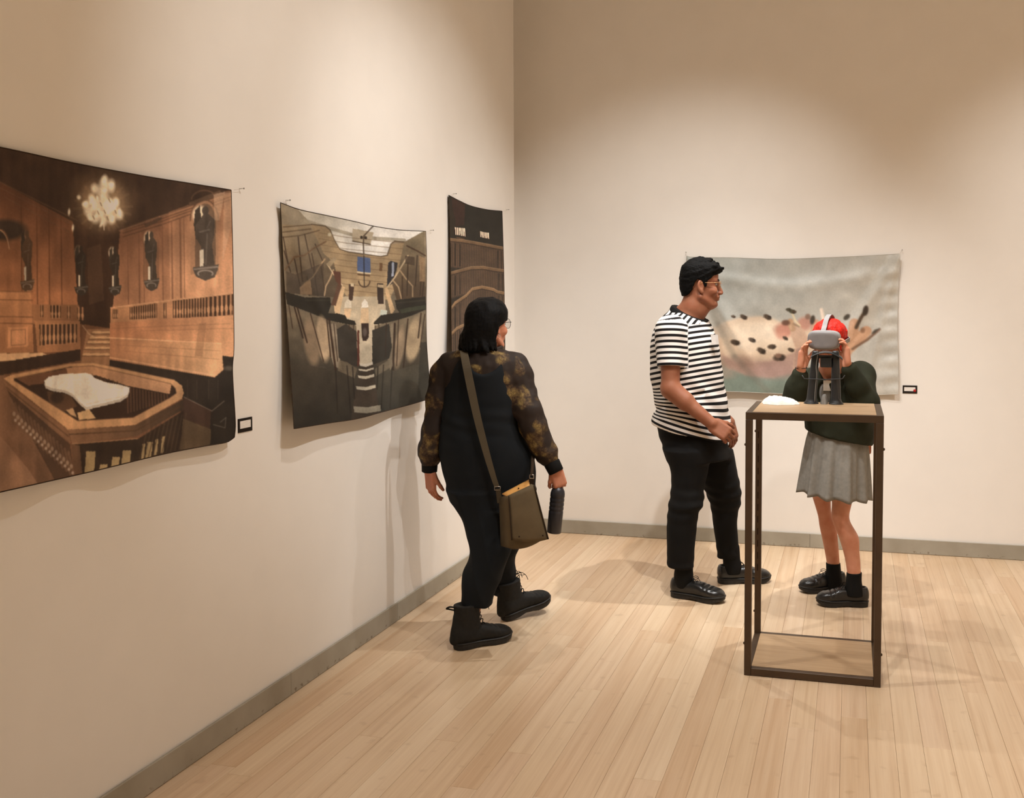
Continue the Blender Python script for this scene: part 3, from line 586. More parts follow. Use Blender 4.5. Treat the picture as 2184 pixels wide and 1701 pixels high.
def tapestry(name, label, axis, edges, nu, nv, paint, gain, mat, relief, pins, sat=0.84, blur=0, hem_mat=None):
    """axis 0: hangs on the left wall, axis 1: on the back wall"""
    P, u, v = coons(*edges, nu, nv); X, Y = P[..., 0].ravel(), P[..., 1].ravel()
    k = Canvas(X, Y, (128, 110, 90)); k.shape = (nu, nv); paint(k)
    k.blur(blur)      # soft focus of the print
    col = lin(np.clip(k.c, 0, 255)); col = col.mean(1, keepdims=True) * (1 - sat) + col * sat; col = np.clip(col * gain, 0.002, 0.95)
    plane = LX if axis == 0 else BY
    d = FW[None] + RT[None] * ((X - CX) / F)[:, None] - UP[None] * ((Y - CY) / F)[:, None]
    U, Vv = np.meshgrid(u, v, indexing='ij'); off = relief(U, Vv).ravel(); pl = plane + (off if axis == 0 else -off)
    pos = C0 + d * ((pl - C0[axis]) / d[:, axis])[:, None]
    i = np.arange(nu * nv).reshape(nu, nv)
    if axis == 0: Q = np.stack([i[:-1, :-1], i[:-1, 1:], i[1:, 1:], i[1:, :-1]], -1).reshape(-1, 4)
    else: Q = np.stack([i[:-1, :-1], i[:-1, 1:], i[1:, 1:], i[1:, :-1]], -1).reshape(-1, 4)
    me = mesh_np('cloth', pos, Q, True)
    at_ = me.color_attributes.new('dye', 'FLOAT_COLOR', 'POINT'); at_.data.foreach_set('color', np.c_[col, np.ones(len(col))].astype(np.float32).ravel())
    ctr = pos.mean(0); root = empty(name, (float(ctr[0]), float(ctr[1]), float(pos[:, 2].min())), label, 'tapestry', 'printed cloths pinned to the walls')
    keep(link('cloth', me, mat), root)
    # a rolled hem cord all round
    border = np.concatenate([pos.reshape(nu, nv, 3)[::6, 0], pos.reshape(nu, nv, 3)[-1, ::6], pos.reshape(nu, nv, 3)[::-6, -1], pos.reshape(nu, nv, 3)[0, ::-6]])
    hem = tube('hem', border, 0.0017, hem_mat or mat_hem, None, 5, True); keep(hem, root)
    for (cx, cy, nx, ny) in pins:          # pin in the wall with the thread to the corner
        A = onplane(cx, cy, axis, plane); Bp = onplane(nx, ny, axis, plane); n = np.array([1.0, 0, 0]) if axis == 0 else np.array([0, -1.0, 0])
        A = A + n * 0.012
        keep(tube("pin", [Bp + n * 0.0006, Bp + n * 0.018, Bp + n * 0.0185, Bp + n * 0.021], [0.0009, 0.0009, 0.003, 0.003], M_pin, None, 8), root)
        keep(tube('thread', [A, (A + Bp + n * 0.016) / 2 - np.array([0, 0, 0.001]), Bp + n * 0.015], 0.0006, M_thread, None, 5), root)
    return root
mat_hem = solid('dark_hem', (58, 44, 32), 0.8, 0.2)

def bell(x, c, w): return np.exp(-((x - c) / w) ** 2)
def relief_a(U, V):
    return 0.010 + 0.018 * V ** 2 + 0.012 * V * np.sin(9 * U + 1.2) ** 2 + 0.022 * bell(U, 1, .10) * bell(V, .82, .16) + 0.006 * np.sin(26 * U + 3 * V) * V + 0.004 * np.sin(14 * V + 2 * U) + 0.010 * np.sin(np.pi * U) * bell(V, .1, .2) + 0.012 * bell(U - 1 + .45 * V, 0, .05) * (1 - V)
def relief_b(U, V):
    return 0.010 + 0.040 * V ** 2 * (1 - .75 * U) ** 1.2 + 0.022 * V ** 2 + 0.016 * V * np.sin(7 * U + .6) ** 2 + 0.004 * np.sin(22 * U) * V + 0.014 * bell(U - 1 + .5 * V, 0, .05) * (1 - V) + 0.014 * bell(U - .5 * V, .02, .05) * (1 - V) + 0.006 * bell(V - .12 - .25 * U * (1 - U), .05, .05)
def relief_c(U, V): return 0.010 + 0.03 * V ** 2 + 0.012 * V * np.sin(6 * U) ** 2 + 0.02 * bell(U, 0, .2) * V
def relief_d(U, V):
    f = 0.012 + 0.022 * V ** 2 + 0.012 * V * np.sin(6 * U + .8) ** 2
    f += 0.024 * bell(U - 1 + .42 * V, 0, .035) * (1 - .6 * V) + 0.012 * bell(U - 1 + .16 * V, 0, .02) * (1 - .3 * V)          # pulls down from the right pin
    f += 0.020 * bell(U - .05 - .33 * V, 0, .04) * bell(V, .45, .45) + 0.010 * bell(U - .42 * V, 0, .02) * (1 - V)           # and from the left pin
    f += 0.010 * bell(V - .10 - .10 * np.sin(np.pi * U), 0, .05) + 0.004 * np.sin(60 * V + 6 * U) * bell(U, .97, .05) + 0.003 * np.sin(31 * U + 9 * V) * np.sin(8 * V) + 0.004 * np.sin(19 * V + 5 * U) * bell(U, .5, .3)
    f += 0.006 * np.sin(20 * V + 30 * U) * bell(U, .93, .08)
    return f
#__TAP__
yl = onplane(493, 404, 0, LX)[1] - 1.30
def wp(y, z):
    q = np.array([LX, y, z]) - C0; w_ = q @ FW; return (CX + F * (q @ RT) / w_, CY - F * (q @ UP) / w_)
TLx, BLx = wp(yl, 1.935), wp(yl - 0.03, 1.045)
tapestry('tapestry', 'large brown tapestry of a panelled hall with chandelier, statues and white table', 0,
         ([TLx, (0, 314), (150, 346), (300, 374), (400, 390), (493, 405)],
          [BLx, (0, 1049), (200, 1004), (340, 970), (430, 952), (482, 943), (500, 932)],
          [TLx, ((TLx[0] * 2 + BLx[0]) / 3 + 3, (TLx[1] * 2 + BLx[1]) / 3), ((TLx[0] + BLx[0] * 2) / 3 - 3, (TLx[1] + BLx[1] * 2) / 3), BLx],
          [(493, 405), (496, 520), (498, 640), (499, 740), (496, 790), (501, 880), (502, 910), (500, 932)]),
         620, 440, paint_theatre, 1.34, M_cloth, relief_a, [(493, 405, 510, 402)], .74, 1)
tapestry('tapestry', 'grey-green tapestry of an operating theatre seen from above, left of the woman', 0,
         ([(598, 432), (640, 447), (700, 460), (760, 473), (797, 482), (850, 490), (908, 493)],
          [(627, 914), (700, 902), (760, 893), (820, 877), (880, 861), (916, 850)],
          [(598, 432), (602, 520), (606, 600), (613, 700), (620, 800), (624, 860), (627, 914)],
          [(908, 493), (910, 560), (909, 650), (910, 730), (915, 800), (917, 830), (916, 850)]),
         300, 430, paint_operating, 1.06, M_cloth, relief_b, [(598, 432, 609, 427), (908, 493, 917, 491)], .84, 1)
tapestry('tapestry', 'narrow dark tapestry with tiers of balustrades hanging behind the woman\'s head', 0,
         ([(957, 416), (980, 428), (1005, 439), (1040, 447), (1071, 450)],
          [(964, 800), (1000, 792), (1040, 782), (1077, 772)],
          [(957, 416), (960, 520), (962, 620), (963, 720), (964, 800)],
          [(1071, 450), (1074, 550), (1076, 650), (1077, 720), (1077, 772)]),
         130, 330, paint_balustrade, 1.15, M_cloth, relief_c, [(957, 416, 966, 413), (1071, 450, 1079, 447)])
tapestry('tapestry', 'pale shiny tapestry of skin, insects and fingers on the back wall', 1,
         ([(1464, 545), (1480, 548), (1560, 549), (1660, 552), (1760, 549), (1850, 545), (1920, 541)],
          [(1452, 832), (1540, 834), (1640, 838), (1740, 842), (1840, 842), (1916, 840)],
          [(1464, 545), (1460, 640), (1457, 740), (1452, 832)],
          [(1920, 541), (1916, 620), (1914, 700), (1916, 780), (1916, 840)]),
         400, 270, paint_skin, 1.28, M_satin, relief_d, [(1464, 545, 1464, 538), (1920, 541, 1924, 533)], .92, 1, solid('pale_hem', (196, 190, 180), .7, .2))

# ------------------------------------------------------------------ caption cards
M_black = solid('black_card', (34, 26, 20), 0.7, 0.2)
def caption_mat():
    t = NT('printed_caption'); tc = t.n('ShaderNodeTexCoord'); sp = t.n('ShaderNodeSeparateXYZ'); t.l(tc, 'Generated', sp, 0)
    w = t.math('MULTIPLY', 7.0); t.l(sp, 2, w, 0); fr = t.math('FRACT'); t.l(w, 0, fr, 0); g = t.math('LESS_THAN', 0.4); t.l(fr, 0, g, 0)
    mp = t.n('ShaderNodeMapping'); mp.inputs['Scale'].default_value = (60, 60, 7); t.l(tc, 'Generated', mp, 0)
    nz = t.n('ShaderNodeTexNoise'); nz.inputs['Scale'].default_value = 1.0; t.l(mp, 0, nz, 'Vector'); gt = t.math('GREATER_THAN', 0.42); t.l(nz, 'Fac', gt, 0)
    m = t.math('MULTIPLY'); t.l(g, 0, m, 0); t.l(gt, 0, m, 1)
    mx = t.mix('MIX', 0); t.l(m, 0, mx, 0); mx.inputs[6].default_value = (*lin((242, 236, 228)), 1); mx.inputs[7].default_value = (*lin((205, 197, 189)), 1)
    t.l(mx, 2, t.b, 'Base Color'); t.set(Roughness=0.6); return t.m
M_cap = caption_mat(); M_red = solid('red_dot', (176, 40, 38), 0.5, 0.3)
a = onplane(506.5, 894, 0, LX); b = onplane(536.5, 919, 0, LX)
y0, y1, z1, z0 = a[1], b[1], 1.119, 1.069
r = empty('caption_card', (LX, (y0 + y1) / 2, z0), 'small black-mounted caption card beside the brown hall tapestry', 'caption card', 'caption cards')
keep(box('mount', (LX, y0, z0), (LX + 0.004, y1, z1), M_black, bevel=0.0006), r)
keep(box('paper', (LX + 0.004, y0 + 0.009, z0 + 0.014), (LX + 0.0045, y1 - 0.0105, z1 - 0.009), M_cap), r)
x0, x1, z1, z0 = 0.3115, 0.3965, 1.034, 0.985
r = empty('caption_card', ((x0 + x1) / 2, BY, z0), 'small black-mounted caption card with red dot beside the pale tapestry', 'caption card', 'caption cards')
keep(box('mount', (x0, BY - 0.004, z0), (x1, BY, z1), M_black, bevel=0.0006), r)
keep(box('paper', (x0 + 0.009, BY - 0.0045, z0 + 0.014), (x1 - 0.011, BY - 0.004, z1 - 0.011), M_cap), r)
d = lathe('red_dot', [(0.0002, 0), (0.0085, 0), (0.0085, 0.0007), (0.0002, 0.0007)], M_red, None, 20)
d.data.transform(Matrix.Translation((x1 - 0.015, BY - 0.0045, z0 + 0.018)) @ Matrix.Rotation(math.pi / 2, 4, 'X')); keep(d, r)
# card beyond the middle tapestry, mostly behind the woman
a = onplane(913, 838, 0, LX); y0 = a[1] + 0.055
r = empty('caption_card', (LX, y0 + 0.04, 1.069), 'small black caption card half hidden behind the woman\'s left arm', 'caption card', 'caption cards')
keep(box('mount', (LX, y0, 1.069), (LX + 0.004, y0 + 0.08, 1.119), M_black, bevel=0.0006), r)
keep(box('paper', (LX + 0.004, y0 + 0.01, 1.083), (LX + 0.0045, y0 + 0.07, 1.11), M_cap), r)

# ------------------------------------------------------------------ pedestal
M_frame = solid('brown_steel', (78, 61, 45), 0.45, 0.45, 0.25, var=0.1, scale=12)
M_top = None
def veneer():
    t = NT('light_oak_veneer'); tc = t.n('ShaderNodeTexCoord'); mp = t.n('ShaderNodeMapping'); mp.inputs['Scale'].default_value = (2.5, 45, 1); t.l(tc, 'Object', mp, 0)
    nz = t.n('ShaderNodeTexNoise'); nz.inputs['Scale'].default_value = 1.5; nz.inputs['Detail'].default_value = 6; t.l(mp, 0, nz, 'Vector')
    r = t.ramp([(0.3, lin((172, 142, 108))), (0.55, lin((184, 154, 119))), (0.75, lin((190, 161, 126)))]); t.l(nz, 'Fac', r, 0); t.l(r, 0, t.b, 'Base Color')
    t.set(Roughness=0.45, Specular_IOR_Level=0.35); return t.m
M_top = veneer()
TX0, TX1, TY0, TY1, TZ = -0.412, 0.131, 3.985, 4.452, 1.09
ped = empty('display_table', ((TX0 + TX1) / 2, (TY0 + TY1) / 2, 0), 'tall open brown metal frame pedestal with oak top and bottom panels', 'pedestal')
PT, PD = 0.028, 0.028
for x in (TX0, TX1 - PT):
    for y in (TY0, TY1 - PD): keep(box('post', (x, y, 0.0), (x + PT, y + PD, TZ - 0.030), M_frame, bevel=0.0015), ped)
for z, hgt in ((TZ - 0.030, 0.030), (0.002, 0.030)):
    e = 0.0 if z > 0.5 else PT
    for y in (TY0, TY1 - PD):
        keep(box('rail', (TX0 + e, y, z), (TX1 - e, y + PD, z + hgt), M_frame, bevel=0.0015), ped)
    for x in (TX0, TX1 - PT): keep(box('rail', (x, TY0 + PD, z), (x + PT, TY1 - PD, z + hgt), M_frame, bevel=0.0015), ped)
keep(box('top_panel', (TX0 + PT, TY0 + PD * .25, TZ - 0.028), (TX1 - PT, TY1 - PD * .25, TZ + 0.0015), M_top), ped)
keep(box('bottom_panel', (TX0 + PT, TY0 + PD, 0.006), (TX1 - PT, TY1 - PD, 0.0325), M_top), ped)
def bolt(x, y, z, sx):
    o = lathe('bolt', [(0.0005, 0), (0.006, 0), (0.0058, 0.003), (0.003, 0.0055), (0.0004, 0.006)], M_frame, None, 12)
    o.data.transform(Matrix.Translation((x, y, z)) @ Matrix.Rotation(sx * math.pi / 2, 4, 'Y')); keep(o, ped)
for z in (0.13, 0.955):
    for y in (TY0 + 0.014, TY1 - 0.014): bolt(TX0, y, z, -1); bolt(TX1, y, z, 1)
# slots of the rear left post
for q in range(12):
    z = 0.32 + q * 0.055; keep(box('slot', (TX0 + 0.011, TY1 - PD - 0.0006, z), (TX0 + 0.0145, TY1 - PD + 0.001, z + 0.03), M_black), ped)

# ------------------------------------------------------------------ crumpled white tissue
M_tissue = solid('white_tissue', (246, 240, 232), 0.9, 0.1, var=0.02)
def tissue():
    nu, nv = 90, 60; a = np.linspace(0, 2 * math.pi, nu, endpoint=False); b = np.linspace(0.0, 1, nv)
    A, B = np.meshgrid(a, b, indexing='ij'); R = np.sin(B * math.pi / 2) ** 0.8
    edge = 1 + .06 * np.sin(3 * A + 1) + .05 * np.sin(7 * A) + .025 * np.sin(13 * A + 2)
    x = .080 * R * edge * np.cos(A); y = .058 * R * edge * np.sin(A)
    h = .021 * (1 - R ** 3.2) * (1 - .35 * np.cos(A) * R) + .0
    rg = np.random.default_rng(4)
    for _ in range(26):
        d = rg.normal(size=2); d /= np.hypot(*d); f = rg.uniform(90, 420); h += (.16 / f) * np.abs(np.sin((x * d[0] + y * d[1]) * f + rg.uniform(0, 6))) * (.25 + .75 * (1 - R ** 4))
    h = np.maximum(h, 0.0015 + .003 * np.abs(np.sin(9 * A + 1)) * (R > .97)); h[:, -1] = 0.0006
    i = np.arange(nu * nv).reshape(nu, nv); j = np.roll(i, -1, 0)
    Q = np.stack([i[:, :-1], i[:, 1:], j[:, 1:], j[:, :-1]], -1).reshape(-1, 4)
    me = mesh_np('tissue', np.stack([x, y, h], -1).reshape(-1, 3), Q, True)
    o = link('crumpled_tissue', me, M_tissue); p = gnd(1662, 862, TZ); o.location = (p[0] + 0.002, p[1], TZ + 0.0016); o.rotation_euler = (0, 0, -0.1)
    o['label'] = 'crumpled white tissue lying on the left of the pedestal top'; o['category'] = 'tissue'
tissue()

# ------------------------------------------------------------------ headset stand
M_stand = solid('black_plastic', (36, 38, 40), 0.42, 0.5, var=0.06)
M_wire = solid('grey_wire', (150, 150, 146), 0.4, 0.5, 0.4)
M_grey = solid('grey_cloth', (142, 140, 136), 0.85, 0.15, var=0.12, scale=60)
fl = gnd(1729, 861, TZ); fr = gnd(1784, 862, TZ); SYD = (fl[1] + fr[1]) / 2
st = empty('headset_stand', ((fl[0] + fr[0]) / 2, SYD, TZ + 0.0016), 'black two-legged headset stand standing on the pedestal top', 'stand')
def pxs(px, py): return at(px, py, SYD)
Z0 = TZ + 0.0016
for (bx, tx, foot) in ((1730, 1740, 0), (1783, 1782, 1)):
    B_, T_ = pxs(bx, 860), pxs(tx, 748); B_[2] = Z0
    pts = np.array([B_ + (T_ - B_) * t for t in (0, .02, .05, .1, .3, .6, .85, .97, 1.0)])
    keep(tube('leg', pts, [0.0300, 0.0300, 0.0245, 0.0215, 0.0205, 0.0185, 0.0165, 0.0155, 0.012], M_stand, None, 20), st)
    keep(lathe('foot', [(0.001, 0), (0.032, 0), (0.0325, 0.003), (0.028, 0.006), (0.001, 0.0062)], M_stand, None, 24), st).data.transform(Matrix.Translation((B_[0], B_[1], Z0)))
# curved saddle plate joining the legs
A_, B_ = pxs(1729, 758), pxs(1797, 762); nn = 26; V, Q = [], []
for q in range(nn):
    t = q / (nn - 1); c = A_ + (B_ - A_) * t; c[2] += .026 * math.sin(math.pi * t) ** .8 - .006
    for dy, dz in ((-.034, 0), (.034, .004), (.034, .0), (-.034, -.004)): V.append((c[0], c[1] + dy, c[2] + dz))
for q in range(nn - 1):
    for e in range(4): Q.append((q * 4 + e, q * 4 + (e + 1) % 4, q * 4 + 4 + (e + 1) % 4, q * 4 + 4 + e))
Q += [(0, 1, 2, 3), tuple((nn - 1) * 4 + e for e in (3, 2, 1, 0))]
keep(quads_obj('saddle', V, Q, M_stand, None, True), st)
m0, m1 = pxs(1750, 761), pxs(1774, 783)
keep(box('charger_box', (m0[0], SYD - .018, m1[2]), (m1[0], SYD + .018, m0[2]), M_stand, bevel=.004, seg=2), st)
m0, m1 = pxs(1744, 757), pxs(1778, 764)
keep(box('bridge', (m0[0], SYD - .012, m1[2]), (m1[0], SYD + .012, m0[2]), M_stand, bevel=.002), st)
cr = [pxs(1711, 799), pxs(1716, 806), pxs(1728, 807), pxs(1764, 808), pxs(1792, 807), pxs(1797, 806), pxs(1802, 799)]
cr = np.array(cr); cr[:, 1] -= .024
keep(tube('crossbar', cr, 0.0022, M_stand, None, 8), st)
cb = np.array([pxs(1743, 747), pxs(1744, 757), pxs(1741, 780), pxs(1742, 800), pxs(1739, 830), pxs(1738, 856)]); cb[:, 1] -= .021
keep(tube('cable', spline(cb, 24), 0.0016, M_wire, None, 6), st)
# grey cloth left between the feet
def rag():
    rg = np.random.default_rng(8); nu, nv = 60, 24; a = np.linspace(0, 2 * math.pi, nu, endpoint=False); b = np.linspace(0, 1, nv); A, B = np.meshgrid(a, b, indexing='ij'); R = np.sin(B * math.pi / 2)
    x = .0165 * R * np.cos(A) * (1 + .08 * np.sin(3 * A)); y = .026 * R * np.sin(A) * (1 + .1 * np.sin(5 * A)); h = .026 * (1 - R ** 2.4) * (1 + .35 * np.cos(A + 1) * R)
    for _ in range(12):
        d = rg.normal(size=2); f = rg.uniform(80, 220); h += .0022 * np.abs(np.sin((x * d[0] + y * d[1]) * f)) * (1 - R ** 4)
    i = np.arange(nu * nv).reshape(nu, nv); j = np.roll(i, -1, 0); h[:, -1] = 0
    me = mesh_np('polishing_cloth', np.stack([x, y, h], -1).reshape(-1, 3), np.stack([i[:, :-1], i[:, 1:], j[:, 1:], j[:, :-1]], -1).reshape(-1, 4), True)
    o = link('polishing_cloth', me, M_grey); o.location = ((fl[0] + fr[0]) / 2 + .002, SYD, Z0); o['label'] = 'small crumpled grey cloth between the feet of the headset stand'; o['category'] = 'cloth'
rag()

# ------------------------------------------------------------------ figures: solids blended on a fine grid, then skinned as one closed surface
def axis_pts(lo, hi, h, fine=()):
    """grid coordinates with step h, refined inside the (a, b, step) bands"""
    p = [lo]
    while p[-1] < hi:
        s = h
        for a, b, f in fine:
            if a - 0.01 < p[-1] < b: s = min(s, f)
        p.append(p[-1] + s)
    return np.array(p, np.float32)
class Field:
    def __init__(s, lo, hi, h, fine=None):
        fine = fine or [(), (), ()]
        s.ax = [axis_pts(lo[i], hi[i], h, fine[i]) for i in range(3)]; s.f = np.full([len(a) for a in s.ax], 1.0, np.float32)
    def win(s, lo, hi):
        sl = tuple(slice(max(int(np.searchsorted(s.ax[i], lo[i])) - 1, 0), min(int(np.searchsorted(s.ax[i], hi[i])) + 1, len(s.ax[i]))) for i in range(3))
        X = s.ax[0][sl[0]][:, None, None]; Y = s.ax[1][sl[1]][None, :, None]; Z = s.ax[2][sl[2]][None, None, :]
        return sl, X, Y, Z
    def put(s, sl, d, k, op='u'):
        a = s.f[sl]
        if op == 'u':
            if k <= 0: s.f[sl] = np.minimum(a, d)
            else:
                h = np.maximum(k - np.abs(a - d), 0) / k; s.f[sl] = np.minimum(a, d) - h * h * k * 0.25
        elif op == 's':
            d = -d; h = np.maximum(k - np.abs(a - d), 0) / max(k, 1e-6); s.f[sl] = np.maximum(a, d) + h * h * k * 0.25
        elif op == 'i': s.f[sl] = np.maximum(a, d)
    def cone(s, a, ra, b, rb, k=0.01, op='u'):
        """tapering round limb from a to b"""
        a = np.asarray(a, np.float32); b = np.asarray(b, np.float32); m = max(ra, rb) + k + 0.012
        sl, X, Y, Z = s.win(np.minimum(a, b) - m, np.maximum(a, b) + m); d = b - a; L = float(d @ d) + 1e-12
        t = np.clip(((X - a[0]) * d[0] + (Y - a[1]) * d[1] + (Z - a[2]) * d[2]) / L, 0, 1)
        r = np.sqrt((X - a[0] - t * d[0]) ** 2 + (Y - a[1] - t * d[1]) ** 2 + (Z - a[2] - t * d[2]) ** 2)
        s.put(sl, r - (ra + (rb - ra) * t), k, op)
    def chain(s, pts, rads, k=0.01):
        for i in range(len(pts) - 1): s.cone(pts[i], rads[i], pts[i + 1], rads[i + 1], k)
    def ell(s, c, r, R=None, k=0.01, op='u', p=2.0):
        """ellipsoid with radii r along the columns of R"""
        c = np.asarray(c, np.float32); r = np.asarray(r, np.float32); R = np.eye(3) if R is None else np.asarray(R, float)
        e = np.sqrt(((R * r[None]) ** 2).sum(1)) + k + 0.012
        sl, X, Y, Z = s.win(c - e, c + e); q = [((X - c[0]) * R[0, i] + (Y - c[1]) * R[1, i] + (Z - c[2]) * R[2, i]) / r[i] for i in range(3)]
        if p == 2: g = np.sqrt(q[0] ** 2 + q[1] ** 2 + q[2] ** 2)
        else: g = (np.abs(q[0]) ** p + np.abs(q[1]) ** p + np.abs(q[2]) ** p) ** (1 / p)
        s.put(sl, (g - 1) * float(r.min() * .5 + np.median(r) * .5), k, op)
    def stack(s, z, cx, cy, rx, ry, yaw=0.0, k=0.01, p=2.2, op='u', frame=None):
        """a body of elliptic sections at heights z; with frame=(origin, R) the heights run along the third column of R"""
        z = np.asarray(z, float); o = np.argsort(z); z = z[o]; zz = np.linspace(z[0], z[-1], 160)
        def cur(v): 
            v = np.broadcast_to(np.asarray(v, float), z.shape)[o] if np.ndim(v) else np.full(len(z), v)
            P = spline(np.c_[z, v], 400); return np.interp(zz, P[:, 0], P[:, 1])
        cx, cy, rx, ry = cur(cx), cur(cy), np.maximum(cur(rx), .003), np.maximum(cur(ry), .003)
        m = max(rx.max(), ry.max()) + k + .015
        if frame is None:
            sl, X, Y, Z = s.win((cx.min() - m, cy.min() - m, z[0] - .02 - k), (cx.max() + m, cy.max() + m, z[-1] + .02 + k)); x, y, zc = X, Y, Z
        else:
            O, R = np.asarray(frame[0], float), np.asarray(frame[1], float)
            cs = np.array([O + R @ np.array([a, b, c]) for a in (cx.min() - m, cx.max() + m) for b in (cy.min() - m, cy.max() + m) for c in (z[0] - .03, z[-1] + .03)])
            sl, X, Y, Z = s.win(cs.min(0), cs.max(0)); X, Y, Z = X - O[0], Y - O[1], Z - O[2]
            x, y, zc = (X * R[0, i] + Y * R[1, i] + Z * R[2, i] for i in range(3))
        zc1 = np.clip(zc, z[0], z[-1]); f = lambda v: np.interp(zc1, zz, v).astype(np.float32)
        CXv, CYv, RX, RY = f(cx), f(cy), f(rx), f(ry); c, sn = math.cos(yaw), math.sin(yaw)
        u = ((x - CXv) * c + (y - CYv) * sn) / RX; v = (-(x - CXv) * sn + (y - CYv) * c) / RY
        g = (np.abs(u) ** p + np.abs(v) ** p) ** (1 / p); d = (g - 1) * np.minimum(RX, RY)
        e = np.abs(zc - zc1); d = np.where(e > 0, np.sqrt(np.maximum(d, 0) ** 2 + e ** 2) + np.minimum(d, 0) * 0 + np.where(d < 0, 0, 0), d)
        s.put(sl, d.astype(np.float32), k, op)
    def slab(s, c, R, half, rad=0.004, k=0.006, op='u'):
        c = np.asarray(c, float); R = np.asarray(R, float); half = np.asarray(half, float); e = (np.abs(R) * half[None]).sum(1) + k + rad + .012
        sl, X, Y, Z = s.win(c - e, c + e); q = [np.abs((X - c[0]) * R[0, i] + (Y - c[1]) * R[1, i] + (Z - c[2]) * R[2, i]) - (half[i] - rad) for i in range(3)]
        d = np.sqrt(sum(np.maximum(a, 0) ** 2 for a in q)) + np.minimum(np.maximum(np.maximum(q[0], q[1]), q[2]), 0) - rad
        s.put(sl, d.astype(np.float32), k, op)
    def cut(s, p, n, lo=None, hi=None):
        """cut away what lies on the side of n, inside the optional box"""
        p = np.asarray(p, float); n = np.asarray(n, float); n = n / np.linalg.norm(n)
        sl, X, Y, Z = s.win(lo if lo is not None else [a[0] for a in s.ax], hi if hi is not None else [a[-1] for a in s.ax])
        s.f[sl] = np.maximum(s.f[sl], ((X - p[0]) * n[0] + (Y - p[1]) * n[1] + (Z - p[2]) * n[2]).astype(np.float32))
    def polyclip(s, O, R, pts, ax=(0, 2)):
        """keep only what lies inside the side-view outline pts, drawn in the frame O, R"""
        X = s.ax[0][:, None, None] - O[0]; Y = s.ax[1][None, :, None] - O[1]; Z = s.ax[2][None, None, :] - O[2]
        u, v = (X * R[0, i] + Y * R[1, i] + Z * R[2, i] for i in ax); d = np.full(np.broadcast(u, v).shape, 9.0, np.float32); m = np.zeros(d.shape, bool); n = len(pts)
        for k in range(n):
            (x0, y0), (x1, y1) = pts[k], pts[(k + 1) % n]; dx, dy = x1 - x0, y1 - y0
            t = np.clip(((u - x0) * dx + (v - y0) * dy) / (dx * dx + dy * dy + 1e-12), 0, 1); d = np.minimum(d, (u - x0 - t * dx) ** 2 + (v - y0 - t * dy) ** 2)
            if y0 != y1: m ^= ((y0 > v) != (y1 > v)) & (u < dx * (v - y0) / dy + x0)
        d = np.sqrt(d); s.f = np.maximum(s.f, np.where(m, -d, d)).astype(np.float32)
    def mesh(s, smooth=1):
        Fv = s.f; Fv = Fv.copy()
        for ax in range(3):
            i = [slice(None)] * 3; i[ax] = 0; Fv[tuple(i)] = 1; i[ax] = -1; Fv[tuple(i)] = 1
        ins = Fv < 0; n = Fv.shape
        cnt = np.zeros([a - 1 for a in n], np.int8)
        for a in (0, 1):
            for b in (0, 1):
                for c in (0, 1): cnt += ins[a:n[0] - 1 + a, b:n[1] - 1 + b, c:n[2] - 1 + c]
        I, J, K = np.nonzero((cnt > 0) & (cnt < 8)); idx = np.full(cnt.shape, -1, np.int32); idx[I, J, K] = np.arange(len(I))
        corner = [(a, b, c) for a in (0, 1) for b in (0, 1) for c in (0, 1)]
        val = {q: Fv[I + q[0], J + q[1], K + q[2]] for q in corner}; acc = np.zeros((len(I), 3)); num = np.zeros(len(I))
        g = [np.stack([s.ax[d][v], s.ax[d][v + 1]], -1) for d, v in enumerate((I, J, K))]
        for q in corner:
            for d in range(3):
                if q[d]: continue
                r = list(q); r[d] = 1; r = tuple(r); va, vb = val[q], val[r]; m = (va < 0) != (vb < 0)
                t = np.where(m, va / np.where(m, va - vb, 1), 0)
                for e in range(3):
                    lo = g[e][:, q[e]]; v = lo + (g[e][:, 1] - g[e][:, 0]) * t if e == d else lo
                    acc[:, e] += np.where(m, v, 0)
                num += m
        V = acc / num[:, None]; Q = []
        for d in range(3):
            a = [slice(None)] * 3; b = [slice(None)] * 3; a[d] = slice(0, -1); b[d] = slice(1, None)
            A, B = ins[tuple(a)], ins[tuple(b)]; P = np.argwhere(A != B); o1, o2 = [(1, 2), (2, 0), (0, 1)][d]
            P = P[(P[:, o1] > 0) & (P[:, o2] > 0) & (P[:, o1] < n[o1] - 1) & (P[:, o2] < n[o2] - 1)]
            fl = A[tuple(P.T)]; e1 = np.zeros(3, int); e1[o1] = 1; e2 = np.zeros(3, int); e2[o2] = 1
            q = np.stack([idx[tuple((P - e1 - e2).T)], idx[tuple((P - e2).T)], idx[tuple(P.T)], idx[tuple((P - e1).T)]], -1)
            q[~fl] = q[~fl][:, ::-1]; Q.append(q)
        Q = np.concatenate(Q); Q = Q[(Q >= 0).all(1)]
        for _ in range(smooth): V = lap(V, Q)
        return V, Q
def lap(V, Q, w=0.5):
    S_ = np.zeros_like(V); c = np.zeros(len(V))
    for a, b in ((0, 1), (1, 2), (2, 3), (3, 0)):
        for p, q in ((a, b), (b, a)):
            for e in range(3): S_[:, e] += np.bincount(Q[:, p], V[Q[:, q], e], len(V))
            c += np.bincount(Q[:, p], minlength=len(V))
    return V * (1 - w) + w * S_ / np.maximum(c, 1)[:, None]
def normals(V, Q):
    n = np.cross(V[Q[:, 2]] - V[Q[:, 0]], V[Q[:, 3]] - V[Q[:, 1]]); N = np.zeros_like(V)
    for j in range(4):
        for e in range(3): N[:, e] += np.bincount(Q[:, j], n[:, e], len(V))
    return N / (np.linalg.norm(N, axis=1)[:, None] + 1e-12)
